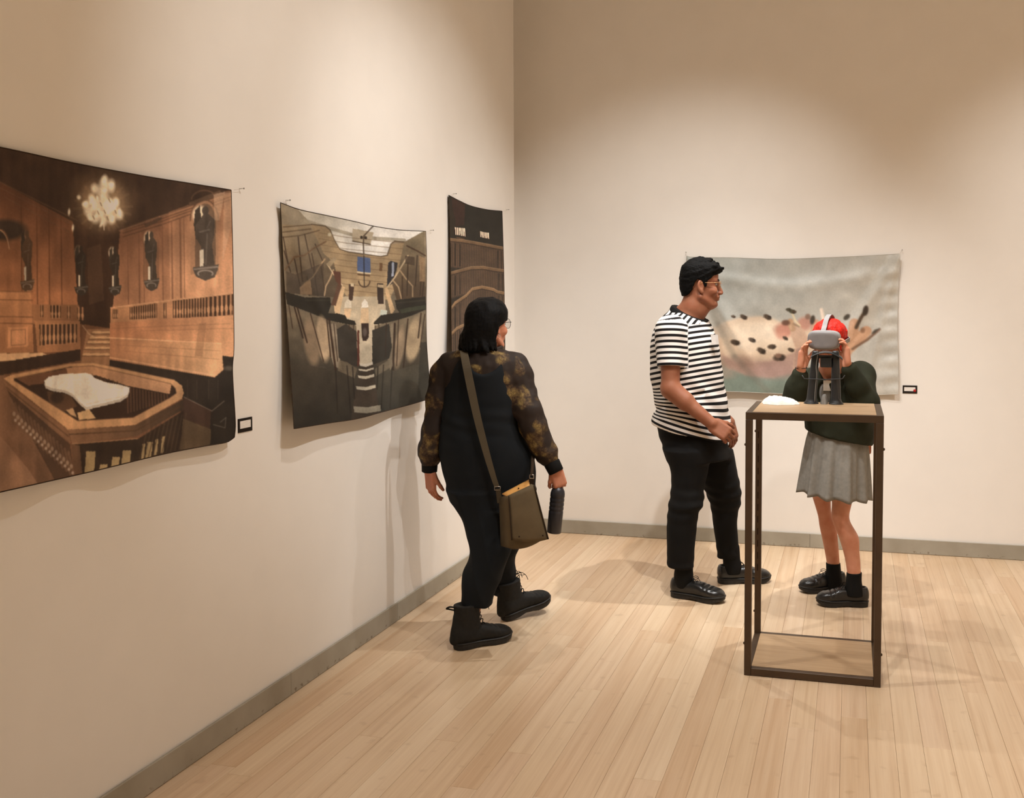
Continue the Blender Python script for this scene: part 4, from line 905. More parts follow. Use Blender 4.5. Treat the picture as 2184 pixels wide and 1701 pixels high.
def wob(V, f, seed, n=5):
    """smooth irregular function of position, about -1..1"""
    r = np.random.default_rng(seed); o = np.zeros(len(V))
    for _ in range(n):
        d = r.normal(size=3); d /= np.linalg.norm(d); o += np.sin(V @ d * f * r.uniform(.6, 1.7) + r.uniform(0, 6.3) + .8 * np.sin(V @ r.normal(size=3) * f * .5))
    return o / n
def solid_mesh(name, fld, mat, parent, smooth=1, disp=None, attrs=None, **props):
    V, Q = fld.mesh(smooth)
    if disp is not None: V = V + normals(V, Q) * disp(V)[:, None]
    me = mesh_np(name, V, Q, True)
    if attrs:
        for k, fn in attrs.items():
            val = np.asarray(fn(V), np.float32)
            if val.ndim == 1: a = me.attributes.new(k, 'FLOAT', 'POINT'); a.data.foreach_set('value', val)
            else: a = me.color_attributes.new(k, 'FLOAT_COLOR', 'POINT'); a.data.foreach_set('color', np.c_[val, np.ones(len(val), np.float32)].astype(np.float32).ravel())
    o = link(name, me, mat, None, **props)
    return keep(o, parent) if parent is not None else o
def rotz(a): c, s = math.cos(a), math.sin(a); return np.array([[c, -s, 0], [s, c, 0], [0, 0, 1.0]])
def roty(a): c, s = math.cos(a), math.sin(a); return np.array([[c, 0, s], [0, 1, 0], [-s, 0, c]])
def rotx(a): c, s = math.cos(a), math.sin(a); return np.array([[1, 0, 0], [0, c, -s], [0, s, c]])
def unit(v): v = np.asarray(v, float); return v / np.linalg.norm(v)
def frame_of(d, n):
    """columns: d (along), t (side), n"""
    d = unit(d); n = np.asarray(n, float); n = unit(n - d * (n @ d)); return np.stack([d, np.cross(n, d), n], 1)

# a head looking along +x of R, chin to crown 0.235 at scale 1, centre between the ears
def head(fl, O, R, s=1.0, female=False, open_face=True):
    O = np.asarray(O, float)
    L = lambda x, y, z: O + R @ (np.array([x, y, z]) * s)
    j = 0.92 if female else 1.0
    zz = np.array([-.118, -.105, -.085, -.06, -.03, .0, .03, .06, .09, .108, .119]) * s
    fr = np.array([.062, .074, .078, .078, .080, .082, .084, .083, .068, .046, .016]) * s
    bk = np.array([.015, .000, -.022, -.052, -.076, -.092, -.100, -.096, -.078, -.052, -.016]) * s
    wd = np.array([.014, .030, .043 * j, .054 * j, .062, .068, .073, .075, .064, .044, .014]) * s
    fl.stack(zz, (fr + bk) / 2, 0.0, (fr - bk) / 2, wd, 0.0, .012, 2.25, 'u', (O, R))
    # brow, cheeks, nose, lips, chin
    for sy in (-1, 1):
        fl.cone(L(.080, sy * .010, .021), .008 * s, L(.070, sy * .042, .022), .009 * s, .012)
        fl.ell(L(.060, sy * .040, -.032), np.array([.022, .018, .020]) * s, R, .02)
        fl.ell(L(.092, sy * .030, .004), np.array([.016, .018, .011]) * s, R, .012, 's')
        fl.ell(L(.094, sy * .010, -.040), np.array([.011, .008, .008]) * s, R, .006)
    fl.cone(L(.080, 0, .016), .0085 * s, L(.097, 0, -.026), .0100 * s, .008); fl.cone(L(.097, 0, -.026), .0100 * s, L(.103, 0, -.036), .0095 * s, .006); fl.ell(L(.094, 0, -.042), np.array([.013, .010, .007]) * s, R, .006)
    fl.ell(L(.078, 0, -.062), np.array([.016, .026, .014]) * s, R, .012)
    fl.ell(L(.0865, 0, -.0595), np.array([.010, .022, .0058]) * s, R, .004); fl.ell(L(.0845, 0, -.0725), np.array([.010, .019, .0066]) * s, R, .004)
    fl.cone(L(.099, -.020, -.0660), .0026 * s, L(.099, .020, -.0660), .0026 * s, .003, 's')
    fl.ell(L(.070, 0, -.098), np.array([.017, .023, .016]) * s, R, .014)
    for sy in (-1, 1):
        fl.cone(L(-.002, sy * .060, -.062), .014 * s, L(.058, sy * .024, -.100), .012 * s, .02)          # jaw line
        E_ = R @ rotz(sy * math.radians(-22)) @ roty(math.radians(-8)); ec = L(-.004, sy * .077, -.008)
        fl.ell(ec, np.array([.018, .0085, .031]) * s, E_, .005)
        fl.ell(ec + R @ (np.array([.003, sy * .007, .002]) * s), np.array([.0095, .006, .019]) * s, E_, .005, 's')
        fl.ell(L(.004, sy * .074, -.036), np.array([.009, .006, .010]) * s, E_, .005)
    return L
def hand(fl, wrist, d, n, side, curl=(0.4, 0.5, 0.4), s=1.0, spread=0.06, thumb=(0.55, 0.35), fcurl=None, k=.004):
    """wrist, finger direction d, palm normal n (the way the palm faces), side +1: thumb on +t"""
    Fm = frame_of(d, n); d, t, n = Fm[:, 0], Fm[:, 1] * side, Fm[:, 2]; wrist = np.asarray(wrist, float)
    Rm = np.stack([d, t, n], 1)
    fl.slab(wrist + d * .050 * s, Rm, np.array([.048, .039, .014]) * s, .013 * s, .012)
    fl.ell(wrist + d * .032 * s + t * .022 * s + n * .008 * s, np.array([.032, .018, .016]) * s, Rm, .010)
    fl.ell(wrist + d * .036 * s - t * .024 * s + n * .006 * s, np.array([.034, .014, .013]) * s, Rm, .010)
    tips = []
    for q, (o, ln, r) in enumerate(((.0295, .074, .0088), (.0100, .082, .0090), (-.0100, .076, .0086), (-.0285, .060, .0076))):
        c = fcurl[q] if fcurl else curl; p = wrist + d * (.094 - .004 * abs(q - 1)) * s + t * o * s; a = 0; sp = (1.2 - q) * spread
        dd = d * math.cos(sp) + t * math.sin(sp); rr = r * s
        fl.cone(p - d * .020 * s, rr * 1.08, p, rr, k + .004)
        for j_, (fr_, cc) in enumerate(zip((.46, .30, .24), c)):
            a += cc; v = dd * math.cos(a) + n * math.sin(a); p2 = p + v * ln * fr_ * s * 1.05
            fl.cone(p, rr, p2, rr * .90, k if j_ else k + .002); p = p2; rr *= .90
        tips.append(p)
    b = wrist + d * .022 * s + t * .030 * s + n * .006 * s; out, cl = thumb
    v = unit(d * math.cos(out) + t * math.sin(out) + n * .25); p1 = b + v * .040 * s; v2 = unit(v * math.cos(cl) + (n * .8 - t * .5) * math.sin(cl)); p2 = p1 + v2 * .030 * s; v3 = unit(v2 * math.cos(cl) + (n * .8 - t * .5) * math.sin(cl)); p3 = p2 + v3 * .022 * s
    fl.cone(b, .0135 * s, p1, .0112 * s, .010); fl.cone(p1, .0112 * s, p2, .0100 * s, k); fl.cone(p2, .0100 * s, p3, .0082 * s, k); tips.append(p3)
    return tips

# shoes stand on z = 0 of their frame, heel at x = 0, toe along +x
M_leather = solid('black_leather', (30, 29, 28), 0.28, 0.5, var=0.15, scale=40, bump=0.05, bscale=300)
M_suede = solid('black_nubuck', (34, 33, 31), 0.75, 0.25, var=0.15, scale=80, bump=0.1, bscale=500)
M_rubber = solid('black_rubber', (36, 34, 32), 0.55, 0.35, var=0.1)
M_lace = solid('black_lace', (26, 25, 24), 0.8, 0.2)
def outline(x, L, w):
    """half width of a sole at x (fractions of the length)"""
    return w * np.interp(x / L, [0, .02, .07, .15, .28, .45, .62, .75, .86, .94, .985, 1.0], [.05, .42, .66, .74, .70, .74, .92, 1.0, .92, .68, .34, .05])
def shoe(parent, name, R, O, L=0.295, w=0.052, boot=0.0, mat=None, lift=0.0, pitch=0.0, side=1, sock=None):
    mat = mat or M_leather; Rp = R @ roty(-pitch); O = np.asarray(O, float)
    tr = lambda V: O + V @ Rp.T
    # sole, welted, drawn from its outline
    xs_ = np.r_[0, .002, .006, .014, .028, .05, .08, .12, .16, .19, .22, .245, .262, .275, .285, .291, .2945, .295] / .295 * L; hw = outline(xs_, L, w)
    lv = [(0.0, .93), (.004, .985), (.020, 1.0), (.0225, .97), (.026, 1.04), (.030, 1.04), (.032, .98)]; V, Q = [], []
    P = np.r_[np.c_[xs_, hw], np.c_[xs_[::-1], -hw[::-1]]]; n = len(P)
    for z, sc in lv:
        zz_ = np.full(n, z); 
        if z < .02: zz_ = z + np.interp(P[:, 0] / L, [0, .30, .33, .52, .58, .85, 1.0], [0, 0, .009, .009, .0, .0, .010])
        zz_ = zz_ + np.interp(P[:, 0] / L, [0, .7, 1.0], [0, 0, .008])
        V.append(np.c_[(P[:, 0] - L * .5) * (1 + (sc - 1) * .4) + L * .5, P[:, 1] * sc, zz_])
    for a in range(len(lv) - 1):
        for q in range(n): Q.append((a * n + q, a * n + (q + 1) % n, (a + 1) * n + (q + 1) % n, (a + 1) * n + q))
    V = np.vstack(V); b0 = (len(lv) - 1) * n
    for q in range(len(xs_) - 1): Q.append((q, n - 1 - q, n - 2 - q, q + 1)[::-1]); Q.append((b0 + q, b0 + n - 1 - q, b0 + n - 2 - q, b0 + q + 1))
    # upper
    fl = Field((-.03, -.075, .0), (L + .03, .075, .15 + boot), .0036)
    xz = np.array([.004, .02, .06, .10, .135, .165, .195, .225, .25, .27, .285, .293]) / .295 * L
    top = np.array([.075, .088, .082, .084, .090, .088, .078, .070, .066, .060, .050, .040]); wid = outline(xz, L, w * .97)
    wid[0] = .020
    Rl = np.stack([[0, 1, 0], [0, 0, 1], [1, 0, 0]], 1).astype(float)      # sections along the shoe
    fl.stack(xz, 0.0, (top + .022) / 2, wid, (top - .022) / 2 + .004, 0, .006, 2.6, 'u', ((0, 0, 0), Rl))
    if boot:
        for z in np.linspace(.08, .08 + boot, 6): pass
        zs = np.array([.05, .09, .12, .15, .08 + boot]); fl.stack(zs, np.array([.068, .068, .068, .066, .066]) * L / .295, 0.0, np.array([.066, .062, .058, .057, .060]), np.array([.037, .039, .041, .043, .046]), 0, .02, 2.4)
        fl.ell((.066 * L / .295, 0, .10 + boot), (.050, .037, .03), None, .004, 's')
        fl.cone((.0, 0, .04), .018, (.012, 0, .07 + boot * .6), .012, .02)
    else:
        fl.stack(np.array([.05, .08, .098]), .055, 0.0, np.array([.052, .050, .048]), np.array([.034, .033, .031]), 0, .015, 2.4)
        fl.ell((.050, 0, .115), (.045, .027, .032), None, .005, 's')
    fl.cut((0, 0, .022), (0, 0, -1))
    Vu, Qu = fl.mesh(2); Nn = normals(Vu, Qu)
    crease = .0012 * np.sin(Vu[:, 0] * 260) * np.exp(-((Vu[:, 0] - .70 * L) / .022) ** 2) * (Nn[:, 2] > 0) + .0012 * np.clip(1 - np.abs(np.hypot((Vu[:, 0] - .62 * L) / .07, Vu[:, 1] / .05) - 1) * 14, 0, 1) * (Vu[:, 0] > .62 * L)
    Vu = Vu + Nn * crease[:, None]
    up = keep(link(name, mesh_np(name, tr(Vu), Qu, True), mat), parent)
    sub(quads_obj('sole', tr(V), Q, M_rubber, None, False), up)
    # tongue, laces with eyelets and a bow
    lst = []; nl = 6 if boot else 4
    for q in range(nl):
        if boot: x, z = (.150 - .008 * q) * L / .295 if q < 3 else .130 * L / .295, .094 + .018 * q
        else: x, z = (.178 - .018 * q) * L / .295, .084 + .0045 * q
        hw_ = .018 - .0008 * q
        nx = -.0 if not boot else 0
        lst.append((spline([(x - .010, -hw_ - .004, z - .012), (x, -hw_ * .5, z + .001), (x + .003, 0, z + .004), (x, hw_ * .5, z + .001), (x - .010, hw_ + .004, z - .012)], 9), .0022))
    xb, zb = (.118 * L / .295, .090 + .018 * nl) if boot else (.112 * L / .295, .103)
    for sy in (-1, 1):
        lst.append((spline([(xb, 0, zb), (xb + .012, sy * .020, zb + .012), (xb + .026, sy * .034, zb + .002), (xb + .020, sy * .020, zb - .006), (xb + .004, 0, zb)], 12), .0016))
        lst.append((spline([(xb, 0, zb), (xb + .022, sy * .014, zb + .006), (xb + .040, sy * .022, zb - .012), (xb + .046, sy * .026, zb - .036)], 9), .0016))
    la = tubes('laces', [(tr(np.asarray(p)), r_) for p, r_ in lst], M_lace, None, 5); sub(la, up)
    if boot:
        pl = tube('pull_loop', tr(spline([(.004, 0, .075 + boot), (-.020, -.004, .082 + boot), (-.034, 0, .076 + boot), (-.020, .004, .070 + boot), (.004, 0, .062 + boot)], 16)), .004, M_lace, None, 6); sub(pl, up)
    return up, tr
def sub(o, up):
    """a sub-part: world-space vertices under a part whose own vertices are in world space"""
    o.parent = up; o.matrix_parent_inverse = Matrix.Identity(4); return o

# ------------------------------------------------------------------ shared figure materials
def skin_mat(name, rgb, blush=(1.0, 0.86, 0.80)):
    t = NT(name); c = lin(rgb); tc = t.n('ShaderNodeTexCoord'); nz = t.n('ShaderNodeTexNoise'); nz.inputs['Scale'].default_value = 22; nz.inputs['Detail'].default_value = 4; t.l(tc, 'Object', nz, 'Vector')
    r = t.ramp([(0.3, c * np.array(blush) * .93), (0.7, np.minimum(c * 1.06, 1))]); t.l(nz, 'Fac', r, 0); t.l(r, 0, t.b, 'Base Color')
    t.set(Roughness=0.5, Specular_IOR_Level=0.35, Subsurface_Weight=0.12, Subsurface_Scale=0.01)
    n2 = t.n('ShaderNodeTexNoise'); n2.inputs['Scale'].default_value = 260; t.l(tc, 'Object', n2, 'Vector'); t.bump(n2, 'Fac', 0.05, 0.002); return t.m
def hair_mat(name, rgb, rough=0.45, spec=0.4, bump=0.8):
    t = NT(name); c = lin(rgb); tc = t.n('ShaderNodeTexCoord'); mp = t.n('ShaderNodeMapping'); mp.inputs['Scale'].default_value = (1.0, 1.0, 0.22); t.l(tc, 'Object', mp, 0)
    nz = t.n('ShaderNodeTexNoise'); nz.inputs['Scale'].default_value = 190; nz.inputs['Detail'].default_value = 5; t.l(mp, 0, nz, 'Vector')
    r = t.ramp([(0.32, c * .45), (0.7, np.minimum(c * 1.4, 1))]); t.l(nz, 'Fac', r, 0); t.l(r, 0, t.b, 'Base Color'); t.set(Roughness=rough, Specular_IOR_Level=spec)
    t.bump(nz, 'Fac', bump, 0.010); return t.m
def fabric(name, rgb, rough=0.85, var=0.1, scale=8.0, weave=700, bump=0.12, spec=0.2): return solid(name, rgb, rough, spec, var=var, scale=scale, bump=bump, bscale=weave)
M_skin_m = skin_mat('warm_brown_skin', (146, 95, 70)); M_hair_b = hair_mat('black_hair', (10, 9, 8), .7, .1, .4)
M_trouser = fabric('black_twill', (17, 16, 15)); M_sock = fabric('black_knit', (18, 17, 16))
M_eye = solid('eye', (60, 48, 40), 0.15, 0.5); M_gold = solid('gold_wire', (196, 150, 104), 0.3, 0.5, 0.6)
M_lens = NT('clear_lens'); M_lens.set(Base_Color=(1, 1, 1, 1), Roughness=0.02, Transmission_Weight=1.0, IOR=1.1, Alpha=0.25); M_lens = M_lens.m
def stripe_mat(period, duty):
    t = NT('striped_jersey'); a = t.n('ShaderNodeAttribute', attribute_name='stripe'); d = t.math('DIVIDE', period); t.l(a, 'Fac', d, 0); fr = t.math('FRACT'); t.l(d, 0, fr, 0)
    r = t.ramp([(0.0, lin((24, 22, 22))), (duty, lin((24, 22, 22))), (duty + .03, lin((236, 230, 224))), (0.97, lin((236, 230, 224))), (1.0, lin((24, 22, 22)))]); t.l(fr, 0, r, 0); t.l(r, 0, t.b, 'Base Color')
    tc = t.n('ShaderNodeTexCoord'); n2 = t.n('ShaderNodeTexNoise'); n2.inputs['Scale'].default_value = 600; t.l(tc, 'Object', n2, 'Vector'); t.bump(n2, 'Fac', 0.1, 0.002); t.set(Roughness=0.85, Specular_IOR_Level=0.2); return t.m
def glasses(parent, L, s, mat, round_=1.0):
    """wire spectacles set on a head whose local-to-world is L"""
    lst = []
    for sy in (-1, 1):
        c = np.array([.098, sy * .033, .004]); ring = [c + np.array([-.006 * abs(math.cos(a)) , .024 * math.cos(a), .0205 * round_ * math.sin(a)]) for a in np.linspace(0, 2 * math.pi, 33)]
        lst.append((np.array([L(*p) for p in ring]), .0011))
        lst.append((np.array([L(*p) for p in spline([(.094, sy * .057, .010), (.082, sy * .0700, .012), (.030, sy * .0765, .010), (.004, sy * .079, .010), (-.012, sy * .080, -.004), (-.018, sy * .079, -.018)], 22)]), .0014))
    lst.append((np.array([L(*p) for p in spline([(.0985, -.010, .008), (.104, 0, .011), (.0985, .010, .008)], 9)]), .0011))
    g = tubes('glasses', lst, mat, None, 6); keep(g, parent)
    for sy in (-1, 1):
        V = [L(.098, sy * .033, .004)] + [L(.098 - .006 * abs(math.cos(a)), sy * .033 + .0235 * math.cos(a), .004 + .020 * round_ * math.sin(a)) for a in np.linspace(0, 2 * math.pi, 24, endpoint=False)]
        sub(quads_obj('lens', V, [(0, 1 + q, 1 + (q + 1) % 24) for q in range(24)], M_lens, None), g)
def eyes(parent, L, R, s):
    """eyeballs with dark irises and lids, and brows"""
    M_white = solid('eye_white', (150, 138, 128), 0.25, 0.5)
    for sy in (-1, 1):
        f = Field(L(.073, sy * .030, .004) - .03, L(.073, sy * .030, .004) + .03, .0022); f.ell(L(.0690, sy * .030, .004), np.array([.0115, .0120, .0085]) * s, R, 0)
        e = solid_mesh('eye', f, M_white, parent, 1)
        f = Field(L(.08, sy * .030, .004) - .02, L(.08, sy * .030, .004) + .02, .0016); f.ell(L(.0785, sy * .030, .003), np.array([.0032, .0062, .0062]) * s, R, 0)
        sub(solid_mesh('iris', f, M_eye, None, 1), e)
        keep(tube('eyebrow', np.array([L(*p) for p in spline([(.0885, sy * .012, .0225), (.0840, sy * .030, .0275), (.0730, sy * .048, .0215)], 9)]), [.0020, .0028, .0032, .0034, .0034, .0032, .0028, .0022, .0012], M_hair_b, None, 6), parent)

# ------------------------------------------------------------------ the man in the striped shirt
def build_man():
    Y0 = 5.12
    man = empty('person', (-0.66, Y0, 0), 'person in a black-and-white striped T-shirt and black trousers, facing right', 'person')
    zof = lambda py, Y=Y0, px=1470: at(px, py, Y)[2]
    yaw = math.radians(-12); D = np.array([math.cos(yaw), math.sin(yaw), 0]); Sd = np.array([math.sin(yaw), -math.cos(yaw), 0])     # forward, right-hand side (towards the camera)
    Lh = math.radians(9); O = at(1496, 607, Y0 - .01); R = rotz(Lh) @ roty(math.radians(2)); s = 1.03
    shR = at(1430, 704, Y0 - .19); shL = at(1478, 704, Y0 + .20); elR = at(1430, 829, Y0 - .235); wrR = at(1518, 903, Y0 - .24); elL = at(1486, 838, Y0 + .25); wrL = at(1556, 900, Y0 + .20)
    hipR = at(1462, 930, Y0 - .09); hipL = at(1500, 930, Y0 + .10); knR = at(1463, 1076, Y0 - .13); knL = at(1547, 1066, Y0 + .14); anR = at(1458, 1228, 4.985); anL = at(1562, 1208, 5.31)
    # ---- body
    fz = [(O[2] - .15, O[2] + .15, .0026), (.84, 1.0, .0030)]
    fl = Field((-1.15, 4.70, .03), (-.15, 5.60, 1.85), .0052, [((O[0] - .12, O[0] + .13, .0026), (wrR[0] - .03, wrR[0] + .20, .003)), ((O[1] - .1, O[1] + .1, .0028), (wrR[1] - .06, wrR[1] + .06, .003), (wrL[1] - .06, wrL[1] + .06, .003)), fz])
    L = head(fl, O, R, s)
    fl.chain([L(-.028, 0, -.06), L(-.038, 0, -.12), at(1468, 672, Y0)], [.060, .063, .075], .02)
    fl.cone(L(.03, 0, -.10), .030, at(1484, 672, Y0 - .01), .045, .03)
    z = [zof(y) for y in (660, 690, 730, 780, 830, 880, 925, 960)]
    xc = [at(x, 750, Y0)[0] for x in (1466, 1464, 1464, 1466, 1470, 1474, 1476, 1474)]
    fl.stack(z, xc, Y0, [.05, .080, .120, .135, .135, .135, .12, .10], [.052, .120, .165, .170, .165, .165, .155, .13], yaw, .03)
    fl.chain([shR, elR, wrR], [.058, .046, .030], .02); fl.cone(elR, .045, elR + (wrR - elR) * .35, .046, .02)
    fl.chain([shL, elL, wrL], [.058, .046, .030], .02)
    fl.chain([hipR, knR, anR], [.080, .050, .038], .02); fl.chain([hipL, knL, anL], [.080, .050, .036], .02)
    fd = unit(wrR - elR)
    hand(fl, wrR, unit(fd + np.array([.35, 0, -.12])), np.array([.05, .9, -.5]), -1, curl=(.75, .9, .6), s=1.02, thumb=(.5, .35))
    fdl = unit(wrL - elL); hand(fl, wrL, unit(np.array([.28, -.02, -1])), np.array([-.8, .5, -.3]), 1, curl=(.35, .55, .45), s=.95, thumb=(.35, .2))
    solid_mesh('body', fl, M_skin_m, man, 1)
    eyes(man, L, R, s); glasses(man, L, s, M_gold, 0.8)
    for sy in (-1, 1): pass
    # ---- hair
    hf = Field(O - .16, O + np.array([.16, .16, .19]), .0034)
    zz = np.array([-.066, -.03, .0, .03, .06, .08, .10, .122, .138, .147])
    bk = np.array([-.098, -.112, -.117, -.118, -.115, -.110, -.101, -.080, -.052, -.02]); fr = np.array([.02, .05, .082, .088, .094, .106, .090, .052, .02, -.006]); wd = np.array([.064, .076, .083, .087, .088, .086, .079, .060, .038, .012])
    hf.stack(zz, (fr + bk) / 2, 0, (fr - bk) / 2, wd, 0, .006, 2.3, 'u', (O, R))
    rg = np.random.default_rng(12)
    for q in range(60):
        a = rg.uniform(-1, 1); b = rg.uniform(-2.6, 1.2); p = np.array([-.01 + .098 * math.cos(b), .07 * a * (.6 + .4 * abs(math.sin(b))), .03 + .11 * abs(math.sin(b)) * math.sqrt(1 - .6 * a * a)])
        if p[0] > .07: p[2] = .085
        hf.cone(O + R @ p, .010, O + R @ (p + np.array([.024, a * .006, .002 + .006 * rg.random()])), .004, .008)
    for yq in (-.05, -.03, -.01, .012, .034, .052): hf.cone(O + R @ np.array([.070, yq, .094]), .015, O + R @ np.array([.104 - abs(yq) * .3, yq * 1.02, .079 + .004 * math.sin(yq * 200)]), .006, .008)
    hf.polyclip(O, R, [(.118, .070), (.090, .062), (.061, .049), (.049, .034), (.030, .022), (.024, -.012), (.010, -.012), (.003, .018), (-.02, .027), (-.036, .010), (-.047, -.027), (-.062, -.050), (-.08, -.061), (-.14, -.061), (-.14, .17), (.03, .18), (.14, .11)])
    solid_mesh('hair', hf, M_hair_b, man, 1, lambda V: .0034 * wob(V, 150, 5, 7) + .0016 * wob(V, 460, 6, 6))
    # ---- shirt
    sf = Field((-1.15, 4.75, .80), (-.25, 5.52, 1.58), .0048)
    rows = [(646, 1434, 1486), (656, 1430, 1490), (665, 1424, 1496), (673, 1415, 1503), (686, 1405, 1511), (706, 1397, 1520), (737, 1391, 1531), (766, 1390, 1536), (804, 1391, 1541), (830, 1394, 1545), (856, 1400, 1550), (880, 1397, 1554), (905, 1393, 1557), (945, 1390, 1557)]
    z = [zof(r[0]) for r in rows]; x0 = np.array([at(r[1], r[0], Y0)[0] for r in rows]); x1 = np.array([at(r[2], r[0], Y0)[0] for r in rows])
    wy = np.array([.068, .076, .086, .120, .170, .205, .212, .208, .205, .205, .208, .21, .21, .212]); rx = (x1 - x0) / 2
    rx = np.sqrt(np.maximum(rx ** 2 - (wy * math.sin(yaw)) ** 2, .003))
    sf.stack(z, (x0 + x1) / 2, Y0, rx, wy, yaw, .02, 2.3)
    for a, b in ((shR, elR), (shL, elL)):
        g = Field((-1.15, 4.75, .80), (-.25, 5.52, 1.58), .0048); c = a + (b - a) * .62; g.chain([a + np.array([.012, .05 if a is shR else -.05, .010]), a, a + (b - a) * .70], [.066, .074, .069], .03); g.cut(c, b - a); sf.put((slice(None),) * 3, g.f, .025)
    hemA, hemB = at(1392, 898, Y0), at(1530, 938, Y0 - .1); sf.cut(hemA, np.array([-(hemA[2] - hemB[2]), .0, -(hemB[0] - hemA[0])]), None, (9, 9, 1.05))
    neckO = at(1462, 664, Y0); RN = rotz(yaw) @ roty(math.radians(25)); sf.cut(neckO, RN[:, 2], neckO - np.array([.2, .25, .08]), neckO + .2)
    ar = unit(elR - shR)
    def stripe(V):
        x = V[:, 0] - (-.72); zc = V[:, 2]; t = np.clip((zc - .93) / .16, 0, 1); q = zc + (.26 * (1 - t) - .20 * t) * x - .05 * t * np.abs(V[:, 1] - Y0)
        for a, b, sg in ((shR, elR, 1), (shL, elL, -1)):
            d = unit(b - a); u = (V - a) @ d; rad = np.linalg.norm(V - a - u[:, None] * d, axis=1); side = (V[:, 1] - Y0) * (-sg)
            m = (u > -.045) & (u < np.linalg.norm(b - a) * .64) & (rad < .090) & (side > .140); q = np.where(m, -u + .012, q)
        up_ = (zc > zof(690)) & (np.abs(V[:, 1] - Y0) < .17); q = np.where(up_ & (x < -.035), zc * .5 - x * .9 + .3, q)
        return q
    def folds(V):
        k = .0035 * np.sin(V[:, 2] * 55 + V[:, 0] * 38 + 2.2 * np.sin(V[:, 1] * 14)) * np.clip((1.25 - V[:, 2]) / .2, 0, 1) + .004 * wob(V, 26, 3)
        return k - .010 * np.exp(-((V[:, 2] - zof(856) - .35 * (V[:, 0] + .9)) / .014) ** 2) * (V[:, 0] < -.72)
    solid_mesh('t_shirt', sf, stripe_mat(.0288, .44), man, 1, folds, {'stripe': stripe}, label='black-and-white striped T-shirt')
    nf = Field((-1.15, 4.75, .80), (-.25, 5.52, 1.58), .0048); nf.chain([L(-.028, 0, -.06), L(-.038, 0, -.12), at(1468, 672, Y0)], [.060, .063, .075], .03); nf.cone(L(.03, 0, -.10), .030, at(1484, 672, Y0 - .01), .045, .03); nf.stack([zof(660), zof(690)], at(1466, 675, Y0)[0], Y0, [.06, .07], [.07, .075], yaw, .03)
    cf = Field((-1.15, 4.75, .80), (-.25, 5.52, 1.58), .0048); cf.f = np.maximum(sf.f - .0050, nf.f - .022)
    cf.cut((0, 0, zof(689)), (0, 0, -1))
    solid_mesh('collar', cf, M_sock, man, 1, label='black ribbed collar')
    # name sticker on the chest
    c = at(1523, 724, Y0 - .080) + np.array([.004, -.004, 0]); Rm = rotz(yaw - .36) @ roty(math.radians(-10)); hw, hh = .028, .026
    V = [c + Rm @ np.array([.004 - 3.5 * y * y, y, zq]) for zq in np.linspace(-hh, hh, 5) for y in np.linspace(-hw, hw, 9)]; V += [v - Rm[:, 0] * .0006 for v in V]
    Q = [(r * 9 + q, r * 9 + q + 1, r * 9 + q + 10, r * 9 + q + 9) for r in range(4) for q in range(8)]; Q += [tuple(45 + i for i in f[::-1]) for f in Q]
    keep(quads_obj('name_sticker', V, Q, solid('sticker_paper', (206, 200, 194), .6), None), man)
    # ---- trousers
    tf = Field((-1.15, 4.72, .12), (-.2, 5.60, 1.08), .0052)
    rows = [(905, 1400, 1548), (925, 1404, 1552), (948, 1414, 1555), (975, 1420, 1558)]
    z = [zof(r[0]) for r in rows]; x0 = np.array([at(r[1], r[0], Y0)[0] for r in rows]); x1 = np.array([at(r[2], r[0], Y0)[0] for r in rows]); tf.stack(z, (x0 + x1) / 2, Y0, (x1 - x0) / 2 - .012, [.178, .185, .190, .185], yaw, .03, 2.3)
    def leg(rows, Ys, asp):
        z, xc_, yc, rx_, ry_ = [], [], [], [], []
        for (py, a, b), Yq in zip(rows, Ys):
            A_, B_ = at(a, py, Yq), at(b, py, Yq); z.append(A_[2]); xc_.append((A_[0] + B_[0]) / 2); yc.append(Yq); rx_.append((B_[0] - A_[0]) / 2); ry_.append((B_[0] - A_[0]) / 2 * asp)
        tf.stack(z, xc_, yc, rx_, ry_, 0, .03, 2.1)
    leg([(955, 1416, 1512), (1000, 1430, 1510), (1040, 1432, 1502), (1070, 1427, 1500), (1092, 1424, 1491), (1147, 1422.5, 1482), (1194, 1423.5, 1480), (1206, 1425, 1479)], [5.02, 5.01, 5.0, 4.99, 4.985, 4.98, 4.98, 4.98], 1.0)
    leg([(955, 1470, 1563), (1000, 1486, 1571), (1040, 1502, 1580), (1068, 1513, 1580), (1088, 1517, 1575), (1120, 1521, 1573), (1160, 1527, 1574.5), (1186, 1531, 1575)], [5.22, 5.23, 5.25, 5.26, 5.27, 5.28, 5.295, 5.30], 1.05)
    def tfold(V):
        zz_ = V[:, 2]; k = .0028 * np.sin(zz_ * 95 + 3 * wob(V, 12, 4) + 14 * V[:, 0] + 2 * np.sin(V[:, 1] * 20)) * (np.exp(-((zz_ - .50) / .10) ** 2) + .8 * np.exp(-((zz_ - .16) / .05) ** 2) + .6 * np.exp(-((zz_ - .85) / .07) ** 2))
        return k + .004 * wob(V, 22, 9)
    solid_mesh('trousers', tf, M_trouser, man, 1, tfold)
    kf = Field((-1.0, 4.8, .05), (-.35, 5.5, .32), .005)
    kf.chain([knR + (anR - knR) * .72, anR, anR - np.array([0, 0, .04])], [.050, .046, .046], .02); kf2 = Field((-1.0, 4.8, .05), (-.35, 5.5, .32), .005); kf2.chain([knL + (anL - knL) * .72, anL, anL - np.array([0, 0, .04])], [.050, .046, .046], .02)
    solid_mesh('sock', kf, M_sock, man); solid_mesh('sock', kf2, M_sock, man)
    shoe(man, 'shoe', rotz(math.radians(-13)), (-.900, 5.000, 0), .300, .056)
    shoe(man, 'shoe', rotz(math.radians(20)), (-.695, 5.290, 0), .300, .056)
build_man()

